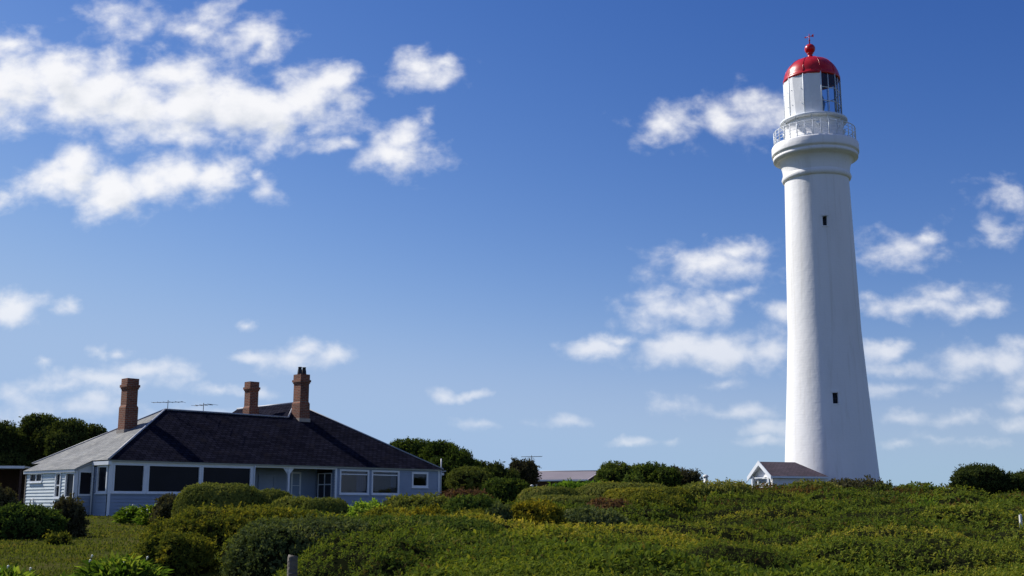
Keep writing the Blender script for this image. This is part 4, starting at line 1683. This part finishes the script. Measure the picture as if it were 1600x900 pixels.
# beside the house
tree([(733, 752, 33, 19, 0)], 'clipped', 'small clipped round topped tree right of the house corner', 60, 'clipped_tree', 'tree', 'small trees right of the house', tn=(.1, .55), lump=.05, shoot=0, flat=.9, depth=.04)
shrub(683, 768, 769.5, 54, 'rust', 'rusty brown mound at the right corner of the house', group=GS, lump=.06, e=.65, tn=(.1, .6), ry=1.0)
shrub(752, 828, 753.5, 56, 'tree', 'leafy dark fronted bush right of the clipped round tree', group=GS, lump=.12, e=.6, tn=(.1, .65))
# trees behind the house, left
GT = 'dark trees behind the left end of the house'
tree([(-22, 700, 52, 42, 0), (14, 706, 30, 34, 1), (-10, 745, 60, 38, -1)], 'dark', 'dark tree at the left edge of the picture above the carport', 84, group=GT, tn=(.1, .6), lump=.2)
tree([(62, 672, 29, 22, 0), (38, 692, 24, 24, 1), (78, 690, 26, 22, -1), (55, 722, 44, 30, 0)], 'dark', 'tallest dark domed tree above the lean-to roof', 86, group=GT, tn=(.15, .7), lump=.2)
tree([(110, 676, 25, 19, 0), (96, 698, 24, 22, -1), (112, 715, 34, 26, 0)], 'dark', 'middle dark tree between the tallest one and the roof slope', 84, group=GT, tn=(.15, .7), lump=.2)
tree([(146, 685, 21, 19, 0), (136, 708, 28, 22, -1), (165, 715, 28, 24, 0)], 'dark', 'small dark tree just left of the chimney on the pale slope', 86, group=GT, tn=(.15, .7), lump=.2)
# trees right of the house
GR = 'trees right of the house'
tree([(632, 706, 26, 17, 0), (655, 706, 26, 17, 1), (645, 735, 50, 34, 0)], 'tree', 'broad leafy tree rising over the right hip of the roof', 90, group=GR, tn=(.1, .6), lump=.17)
tree([(690, 711, 26, 19, 0), (716, 722, 22, 19, -1), (700, 748, 46, 34, -1), (732, 738, 20, 17, 0), (745, 752, 24, 20, 0)], 'tree', 'rounded dark tree behind the white corner mast', 88, group=GR, tn=(.05, .5), lump=.17)
tree([(760, 750, 26, 22, 0), (777, 744, 11, 17, 0), (753, 740, 8, 15, 0), (790, 752, 20, 16, 0)], 'dark', 'low dark pointed conifers beside the rounded tree', 92, group=GR, tn=(.1, .5), lump=.3, shoot=.3)
tree([(818, 743, 21, 20, 0), (806, 733, 8, 12, 0), (826, 738, 10, 14, 0)], 'purple', 'dark twiggy bush tree under the television aerial', 96, group=GR, tn=(.0, .5), lump=.3, shoot=.3)
# round bushes on the skyline
GB = 'round bushes on the skyline right of the distant house'
tree([(963, 743, 25, 18.5, 0), (950, 750, 18, 14, -1)], 'tree', 'brighter green round bush tree next to the distant roof', 76, group=GB, tn=(.25, .85), lump=.14)
tree([(1022, 746, 33, 19, 0), (1000, 744, 16, 16, 1), (1040, 750, 22, 16, -1)], 'tree', 'widest dark green bush tree in the middle of the skyline group', 78, group=GB, tn=(.1, .6), lump=.15)
tree([(1072, 752, 22, 14, 0), (1056, 743, 9, 11, 1)], 'purple', 'brownish twiggy bush at the right end of the skyline group', 79, group=GB, tn=(.1, .6), lump=.25, shoot=.3)
shrub(975, 1003, 743, 73, 'green', 'small green bush in front of the skyline group', group=GB, lump=.1)
tree([(1530, 749, 36, 21, 0), (1508, 754, 20, 15, -1), (1570, 757, 34, 15, 0)], 'dark', 'big dark windswept bush alone on the right of the lighthouse', 70, group='dark bushes right of the lighthouse', tn=(.05, .5), lump=.16)
tree([(1612, 753, 26, 16, 0), (1640, 750, 30, 18, 0)], 'dark', 'dark bush cut off by the right edge of the picture', 74, group='dark bushes right of the lighthouse', tn=(.1, .6), lump=.16)
# on the crest
GC = 'shrubs on the crest in front of the lighthouse'
shrub(1285, 1392, 754.5, 70, 'purple', 'grey brown mound on the crest covering the foot of the tower', group=GC, lump=.12, e=.7, tn=(.1, .7), ry=1.6)
shrub(1225, 1312, 757.5, 69, 'clipped', 'green mound on the crest in front of the entrance hut', group=GC, lump=.1, e=.7, tn=(.3, .85), ry=1.6)
shrub(1366, 1402, 763, 66, 'dark', 'dark little bush right of the foot of the tower', group=GC, lump=.2, shoot=.25)
shrub(1405, 1475, 765, 68, 'clipped', 'low olive mound on the skyline right of the tower', group=GC, lump=.12, e=.7, ry=1.4)
shrub(1335, 1420, 776, 58, 'dark', 'dark hollow backed bush on the slope below the tower', group=GC, lump=.14, ry=1.4, tn=(.2, .9))
shrub(1420, 1465, 793, 47, 'lime', 'single bright green bush on the slope right of the tower', group=GC, lump=.25, shoot=.4, tn=(.0, .5))
# strappy plants in the near left corner
lily(118, 262, 857, 16.5, 1100, 'large strappy green clump with white arum flowers beside the lawn', 7, leaf=.34)
lily(-30, 62, 876, 15.0, 600, 'strappy green clump with white flowers in the bottom left corner', 5, leaf=.32)
lily(40, 150, 889, 14.0, 600, 'low strappy green clump at the bottom between its two neighbours', 2, leaf=.28)

# ================================================================== posts and small things
p = at(457.5, 868, 12.2)
post = empty('wooden_post', (p.x, p.y, T(p.x, p.y)), .35, 'weathered grey wooden fence post in front of the grey green bush', 'post')
mb = MB()
hgt = p.z - post.location.z
mb.tube([(0, 0, -.2), (0, 0, hgt - .02), (.004, .0, hgt), (.006, 0, hgt + .004)], [.054, .052, .048, .03], 14)
mb.build('post_shaft', M['weathered_wood'], post)
for zz in (hgt - .18, hgt - .5):
    mb = MB()
    mb.tube([(-.05, -.056, zz), (.05, -.054, zz + .003)], .004, 5)
    mb.build('wire_staple', M['metal'], post)
p = at(1594, 803, 32)
post = empty('white_marker_post', (p.x, p.y, T(p.x, p.y)), .2, 'thin white marker post at the right edge of the heath', 'post')
hgt = p.z - post.location.z
mb = MB()
mb.box(-.03, .03, -.03, .03, -.2, hgt - .03)
for s in ((-.045, .045),):
    mb.face([(-.03, -.03, hgt - .03), (.03, -.03, hgt - .03), (.02, 0, hgt)])
    mb.face([(.03, .03, hgt - .03), (-.03, .03, hgt - .03), (-.02, 0, hgt)])
    mb.face([(-.03, -.03, hgt - .03), (.02, 0, hgt), (-.02, 0, hgt)])
    mb.face([(.03, .03, hgt - .03), (-.02, 0, hgt), (.02, 0, hgt)])
mb.build('post_shaft', M['post_white'], post)
# small white marker left of the hut
p = at(1102.5, 740.5, 74)
wm = empty('white_vent_post', (p.x, p.y, T(p.x, p.y)), 0, 'small white capped vent post on the skyline left of the entrance hut', 'post')
hgt = p.z - wm.location.z
mb = MB()
mb.tube([(0, 0, -.2), (0, 0, hgt - .12)], .13, 12)
mb.lathe([(.0, hgt - .03), (.12, hgt - .06), (.2, hgt - .16), (.2, hgt - .2), (.13, hgt - .2)], 14)
mb.build('post_shaft', M['post_white'], wm)
# little white garden statue
p = at(831, 757.5, 58)
st = empty('garden_statue', (p.x, p.y, T(p.x, p.y)), 0, 'little white garden statue on a pedestal beside the dark bush', 'statue')
hgt = p.z - st.location.z
mb = MB()
mb.lathe([(.0, 0), (.24, 0), (.24, .12), (.16, .2), (.14, max(.3, hgt - .75)), (.2, max(.36, hgt - .68)), (.2, max(.4, hgt - .64)), (0, max(.4, hgt - .63))], 14)
mb.build('pedestal', M['post_white'], st)
mb = MB()
b = max(.4, hgt - .64)
mb.lathe([(.0, b), (.15, b), (.16, b + .12), (.12, b + .25), (.15, b + .36), (.13, b + .43), (.05, b + .47), (.05, b + .5), (.085, b + .55), (.08, b + .62), (0, b + .66)], 14)
mb.build('figure', M['post_white'], st)
# ================================================================== sky, clouds and sun
SUN_AZ, SUN_EL = 63.0, 42.0                   # degrees left of straight ahead, above the horizon
w = bpy.data.worlds.new('World')
scene.world = w
w.use_nodes = True
w.cycles.sampling_method = 'MANUAL'
w.cycles.sample_map_resolution = 512
nt = w.node_tree
nt.nodes.clear()


def WN(tree_, t, **k):
    n = tree_.nodes.new('ShaderNode' + t)
    for a, b in k.items(): setattr(n, a, b)
    return n


# each entry: px, py, half width, half height (in the photograph's directions), amount
CL = [
    # big bank on the upper left
    (20, 130, 95, 58, 1.15), (95, 125, 80, 50, 1.2), (140, 150, 90, 58, 1.25), (170, 95, 40, 26, .9), (205, 165, 90, 55, 1.2), (270, 120, 70, 40, 1.0), (300, 165, 90, 60, 1.2),
    (355, 165, 80, 52, 1.25), (405, 180, 80, 46, 1.2), (430, 205, 45, 34, 1.0), (480, 150, 62, 52, 1.1), (520, 125, 32, 32, .95), (535, 165, 38, 40, .8), (285, 205, 60, 30, .9), (20, 65, 42, 22, .85), (-20, 150, 60, 60, 1.1),
    # wisps above it
    (190, 35, 62, 30, .62), (235, 10, 50, 24, .45), (330, 30, 60, 26, .55), (375, 52, 66, 34, .85), (420, 70, 34, 30, .75), (300, 45, 40, 20, .5),
    # separate small ones
    (532, 222, 34, 17, .75), (553, 185, 22, 22, .45), (660, 112, 58, 30, .9), (700, 100, 24, 16, .6), (625, 242, 62, 34, 1.0), (632, 215, 34, 30, .95), (662, 190, 16, 24, .55), (665, 235, 22, 34, .6),
    # second bank
    (95, 280, 62, 42, 1.1), (120, 255, 50, 30, 1.0), (175, 300, 62, 44, 1.15), (230, 285, 60, 34, 1.0), (285, 270, 72, 40, 1.15), (335, 275, 55, 36, 1.1), (60, 295, 34, 24, .7), (5, 305, 32, 24, .7), (420, 297, 26, 20, .42), (402, 275, 16, 10, .4),
    # lower left
    (22, 478, 48, 26, 1.05), (95, 482, 24, 12, .35), (385, 507, 14, 8, .3), (170, 592, 90, 17, 1.0), (225, 578, 70, 16, 1.0), (105, 602, 55, 13, .8), (110, 636, 90, 20, .65), (15, 615, 34, 20, .7), (155, 622, 30, 14, .5),
    (460, 556, 68, 20, .9), (480, 543, 36, 16, .9), (520, 552, 34, 16, .8), (390, 556, 38, 10, .65), (153, 550, 18, 8, .45), (185, 550, 20, 7, .4), (345, 610, 42, 11, .7), (400, 612, 30, 9, .4), (72, 562, 14, 8, .4),
    (300, 655, 90, 18, .55), (690, 616, 24, 10, .65), (735, 618, 24, 8, .65), (745, 662, 34, 8, .3), (880, 658, 42, 9, .4), (20, 660, 60, 20, .5),
    # right, upper
    (1045, 195, 54, 28, .85), (1030, 182, 28, 20, .7), (1130, 185, 48, 32, .72), (1180, 175, 60, 38, .78), (1225, 180, 50, 32, .6),
    # right, middle
    (1110, 412, 98, 27, .85), (1150, 396, 56, 18, .7), (1062, 487, 78, 32, .85), (1100, 470, 46, 22, .65), (1000, 490, 34, 18, .4), (1405, 387, 72, 24, .6), (1450, 375, 30, 16, .5), (1570, 300, 46, 20, .5), (1560, 365, 40, 20, .42),
    (1430, 480, 78, 20, .8), (1480, 460, 62, 20, .75), (1530, 478, 44, 16, .65), (935, 543, 48, 17, 1.0), (960, 532, 28, 12, .85), (1060, 545, 80, 26, 1.0), (1130, 552, 90, 30, 1.0), (1200, 545, 60, 26, .9), (1215, 484, 36, 16, .55), (1150, 460, 34, 12, .35),
    (1385, 548, 56, 16, .75), (1400, 578, 60, 16, .6), (1525, 560, 62, 26, .95), (1575, 562, 60, 30, .95), (1590, 600, 30, 18, .6),
    # right, low
    (1050, 635, 30, 14, .5), (1105, 575, 24, 10, .4), (1165, 637, 72, 14, .6), (1130, 640, 40, 10, .5), (1200, 668, 44, 13, .7), (1190, 690, 34, 9, .6), (985, 692, 30, 8, .75), (1050, 693, 26, 6, .35), (1410, 655, 44, 12, .5), (1500, 657, 44, 12, .55),
    (1400, 690, 40, 8, .35), (1465, 682, 44, 10, .45), (1585, 635, 30, 14, .55), (1590, 664, 34, 12, .5), (1540, 690, 50, 8, .35), (1130, 600, 30, 8, .35), (1340, 610, 60, 12, .4), (1420, 605, 50, 10, .35),
]

g = bpy.data.node_groups.new('cloud_density', 'ShaderNodeTree')
g.interface.new_socket('P', in_out='INPUT', socket_type='NodeSocketVector')
g.interface.new_socket('D', in_out='OUTPUT', socket_type='NodeSocketFloat')
gi, go = WN(g, 'GroupInput') if False else g.nodes.new('NodeGroupInput'), g.nodes.new('NodeGroupOutput')
# wander the outlines
nz = WN(g, 'TexNoise', noise_dimensions='3D')
nz.inputs['Scale'].default_value = 24
nz.inputs['Detail'].default_value = 6
nz.inputs['Roughness'].default_value = .6
g.links.new(gi.outputs[0], nz.inputs['Vector'])
sb = WN(g, 'VectorMath', operation='SUBTRACT')
sb.inputs[1].default_value = (.5, .5, .5)
g.links.new(nz.outputs['Color'], sb.inputs[0])
ma_ = WN(g, 'VectorMath', operation='MULTIPLY_ADD')
ma_.inputs[1].default_value = (.034, .024, 0)
g.links.new(sb.outputs[0], ma_.inputs[0])
g.links.new(gi.outputs[0], ma_.inputs[2])
prev = None
for (px, py, hw, hh, am) in CL:
    k_ = 1.12 if hh < 34 else 1.03
    if hh < 20: am = am * .7 + .34
    r = ray(px, py)
    k_ *= .98 / am
    r2 = ray(px + hw * k_, py)
    r3 = ray(px, py - hh * k_)
    cx, cz = r.x / r.y, r.z / r.y
    ix, iz = 1 / (r2.x / r2.y - cx), 1 / (r3.z / r3.y - cz)
    v = WN(g, 'VectorMath', operation='MULTIPLY_ADD')
    v.inputs[1].default_value = (ix, iz, 0)
    v.inputs[2].default_value = (-cx * ix, -cz * iz, 0)
    g.links.new(ma_.outputs[0], v.inputs[0])
    l = WN(g, 'VectorMath', operation='LENGTH')
    g.links.new(v.outputs[0], l.inputs[0])
    a = WN(g, 'Math', operation='MULTIPLY_ADD')
    a.inputs[1].default_value = -.8
    a.inputs[2].default_value = am
    g.links.new(l.outputs['Value'], a.inputs[0])
    if prev is None:
        prev = a
    else:
        mx = WN(g, 'Math', operation='SMOOTH_MAX')
        mx.inputs[2].default_value = .18
        g.links.new(prev.outputs[0], mx.inputs[0])
        g.links.new(a.outputs[0], mx.inputs[1])
        prev = mx
# fine billows
n2 = WN(g, 'TexNoise', noise_dimensions='3D')
n2.inputs['Scale'].default_value = 30
n2.inputs['Detail'].default_value = 9
n2.inputs['Roughness'].default_value = .54
n2.inputs['Distortion'].default_value = .12
sc_ = WN(g, 'VectorMath', operation='MULTIPLY')
sc_.inputs[1].default_value = (1, 1.35, 1)
g.links.new(gi.outputs[0], sc_.inputs[0])
g.links.new(sc_.outputs[0], n2.inputs['Vector'])
a = WN(g, 'Math', operation='MULTIPLY_ADD')
a.inputs[1].default_value = 1.8
a.inputs[2].default_value = -.90
g.links.new(n2.outputs['Fac'], a.inputs[0])
s = WN(g, 'Math', operation='ADD')
g.links.new(prev.outputs[0], s.inputs[0])
g.links.new(a.outputs[0], s.inputs[1])
g.links.new(s.outputs[0], go.inputs[0])

tc = WN(nt, 'TexCoord')
sep = WN(nt, 'SeparateXYZ')
nt.links.new(tc.outputs['Generated'], sep.inputs[0])
ym = WN(nt, 'Math', operation='MAXIMUM')
ym.inputs[1].default_value = .05
nt.links.new(sep.outputs[1], ym.inputs[0])
dx_ = WN(nt, 'Math', operation='DIVIDE')
dz_ = WN(nt, 'Math', operation='DIVIDE')
nt.links.new(sep.outputs[0], dx_.inputs[0]); nt.links.new(ym.outputs[0], dx_.inputs[1])
nt.links.new(sep.outputs[2], dz_.inputs[0]); nt.links.new(ym.outputs[0], dz_.inputs[1])
cmb = WN(nt, 'CombineXYZ')
nt.links.new(dx_.outputs[0], cmb.inputs[0]); nt.links.new(dz_.outputs[0], cmb.inputs[1])
d1 = WN(nt, 'Group'); d1.node_tree = g
nt.links.new(cmb.outputs[0], d1.inputs[0])
off = WN(nt, 'VectorMath', operation='ADD')
off.inputs[1].default_value = (-.010, .016, 0)
nt.links.new(cmb.outputs[0], off.inputs[0])
d2 = WN(nt, 'Group'); d2.node_tree = g
nt.links.new(off.outputs[0], d2.inputs[0])
al = WN(nt, 'MapRange', interpolation_type='SMOOTHSTEP')
al.inputs['From Min'].default_value = -.05
al.inputs['From Max'].default_value = 1.0
al.inputs['To Max'].default_value = .95
nt.links.new(d1.outputs[0], al.inputs['Value'])
front_ = WN(nt, 'MapRange', interpolation_type='SMOOTHSTEP')
front_.inputs['From Min'].default_value = .25
front_.inputs['From Max'].default_value = .55
nt.links.new(sep.outputs[1], front_.inputs['Value'])
a1 = WN(nt, 'Math', operation='MULTIPLY')
nt.links.new(al.outputs[0], a1.inputs[0]); nt.links.new(front_.outputs[0], a1.inputs[1])
# unseen broken cloud added over the rest of the sky to brighten the shade
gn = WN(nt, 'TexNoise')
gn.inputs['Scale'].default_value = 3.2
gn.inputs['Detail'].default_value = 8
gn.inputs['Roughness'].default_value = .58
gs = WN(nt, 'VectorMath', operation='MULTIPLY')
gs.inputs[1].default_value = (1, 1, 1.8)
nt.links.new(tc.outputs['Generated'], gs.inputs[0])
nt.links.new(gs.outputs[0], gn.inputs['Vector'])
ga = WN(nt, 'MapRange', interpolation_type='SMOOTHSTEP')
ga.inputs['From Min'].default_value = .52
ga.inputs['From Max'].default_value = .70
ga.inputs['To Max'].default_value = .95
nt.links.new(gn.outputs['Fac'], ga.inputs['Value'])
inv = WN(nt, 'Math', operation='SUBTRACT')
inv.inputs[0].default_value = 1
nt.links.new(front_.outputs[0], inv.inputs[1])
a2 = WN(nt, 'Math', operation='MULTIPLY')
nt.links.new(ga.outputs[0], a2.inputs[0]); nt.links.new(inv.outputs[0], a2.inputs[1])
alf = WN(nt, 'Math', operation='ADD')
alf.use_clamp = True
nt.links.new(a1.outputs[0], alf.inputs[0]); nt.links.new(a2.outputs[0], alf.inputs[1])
hz = WN(nt, 'MapRange', interpolation_type='SMOOTHSTEP')
hz.inputs['From Min'].default_value = .02
hz.inputs['From Max'].default_value = .24
hz.inputs['To Min'].default_value = .45
hz.inputs['To Max'].default_value = 1.0
nt.links.new(sep.outputs[2], hz.inputs['Value'])
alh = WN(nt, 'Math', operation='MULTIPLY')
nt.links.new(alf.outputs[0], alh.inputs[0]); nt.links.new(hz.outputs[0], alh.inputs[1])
# thick cloud between a point and the sun greys it
sh = WN(nt, 'MapRange', interpolation_type='SMOOTHSTEP')
sh.inputs['From Min'].default_value = .55
sh.inputs['From Max'].default_value = 1.7
nt.links.new(d2.outputs[0], sh.inputs['Value'])
cr = WN(nt, 'MixRGB')
STR = .085
EXPO = .3
EG = 2 ** -EXPO                                # the film is exposed a little brighter, so the sky itself is that much dimmer
SKYG = ((2.3, 8.2), (1.7, 2.34), (1.1, 1.40))
cr.inputs[1].default_value = (.97 * EG / STR, .97 * EG / STR, .99 * EG / STR, 1)
cr.inputs[2].default_value = (.66 * EG / STR, .70 * EG / STR, .77 * EG / STR, 1)
nt.links.new(sh.outputs[0], cr.inputs[0])
sky = WN(nt, 'TexSky', sky_type='NISHITA')
sky.sun_disc = False
sky.sun_elevation = math.radians(SUN_EL)
sky.sun_rotation = math.radians(-SUN_AZ)
sky.altitude = 60
sky.air_density = 1.0
sky.dust_density = .1
sky.ozone_density = 3.0
zup = WN(nt, 'VectorMath', operation='MULTIPLY_ADD')     # sea haze: the lowest degrees look like the air just above
zup.inputs[1].default_value = (1, 1, .96)
zup.inputs[2].default_value = (0, 0, .05)
nt.links.new(tc.outputs['Generated'], zup.inputs[0])
zn = WN(nt, 'VectorMath', operation='NORMALIZE')
nt.links.new(zup.outputs[0], zn.inputs[0])
nt.links.new(zn.outputs[0], sky.inputs[0])
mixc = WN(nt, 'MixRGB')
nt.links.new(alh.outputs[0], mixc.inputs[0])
# deep, clean maritime blue: each channel of the sky is graded for the air of the day
sr = WN(nt, 'SeparateColor')
nt.links.new(sky.outputs[0], sr.inputs[0])
cc = WN(nt, 'CombineColor')
for i, (gm, k) in enumerate(SKYG):
    pw = WN(nt, 'Math', operation='POWER')
    pw.inputs[1].default_value = gm
    sc0 = WN(nt, 'Math', operation='MULTIPLY')
    sc0.inputs[1].default_value = STR
    sc1 = WN(nt, 'Math', operation='MULTIPLY')
    sc1.inputs[1].default_value = k * EG / STR
    nt.links.new(sr.outputs[i], sc0.inputs[0])
    nt.links.new(sc0.outputs[0], pw.inputs[0])
    nt.links.new(pw.outputs[0], sc1.inputs[0])
    cap = WN(nt, 'Math', operation='SMOOTH_MIN')      # air near the horizon stops getting paler
    cap.inputs[1].default_value = (.36, .51, .76)[i] * EG / STR
    cap.inputs[2].default_value = (.22, .22, .2)[i] / STR
    nt.links.new(sc1.outputs[0], cap.inputs[0])
    nt.links.new(cap.outputs[0], cc.inputs[i])
nt.links.new(cc.outputs[0], mixc.inputs[1])
nt.links.new(cr.outputs[0], mixc.inputs[2])
bg = WN(nt, 'Background')
bg.inputs[1].default_value = STR
nt.links.new(mixc.outputs[0], bg.inputs[0])
wo = WN(nt, 'OutputWorld')
nt.links.new(bg.outputs[0], wo.inputs[0])

sun = bpy.data.lights.new('sun', 'SUN')
sun.energy = 5.0
sun.angle = math.radians(.5)
sun.color = (1, .95, .87)
so = bpy.data.objects.new('sun', sun)
COL.objects.link(so)
az, el = math.radians(SUN_AZ), math.radians(SUN_EL)
sdir = Vector((-math.sin(az) * math.cos(el), math.cos(az) * math.cos(el), math.sin(el)))
so.rotation_euler = (-sdir).to_track_quat('-Z', 'Y').to_euler()
so.location = sdir * 60

vs = scene.view_settings
vs.view_transform = 'Standard'
vs.look = 'None'
vs.exposure = EXPO
vs.gamma = 1
vs.use_curve_mapping = False
scene.cycles.max_bounces = 6
scene.cycles.transparent_max_bounces = 8
scene.cycles.diffuse_bounces = 3
scene.cycles.glossy_bounces = 3
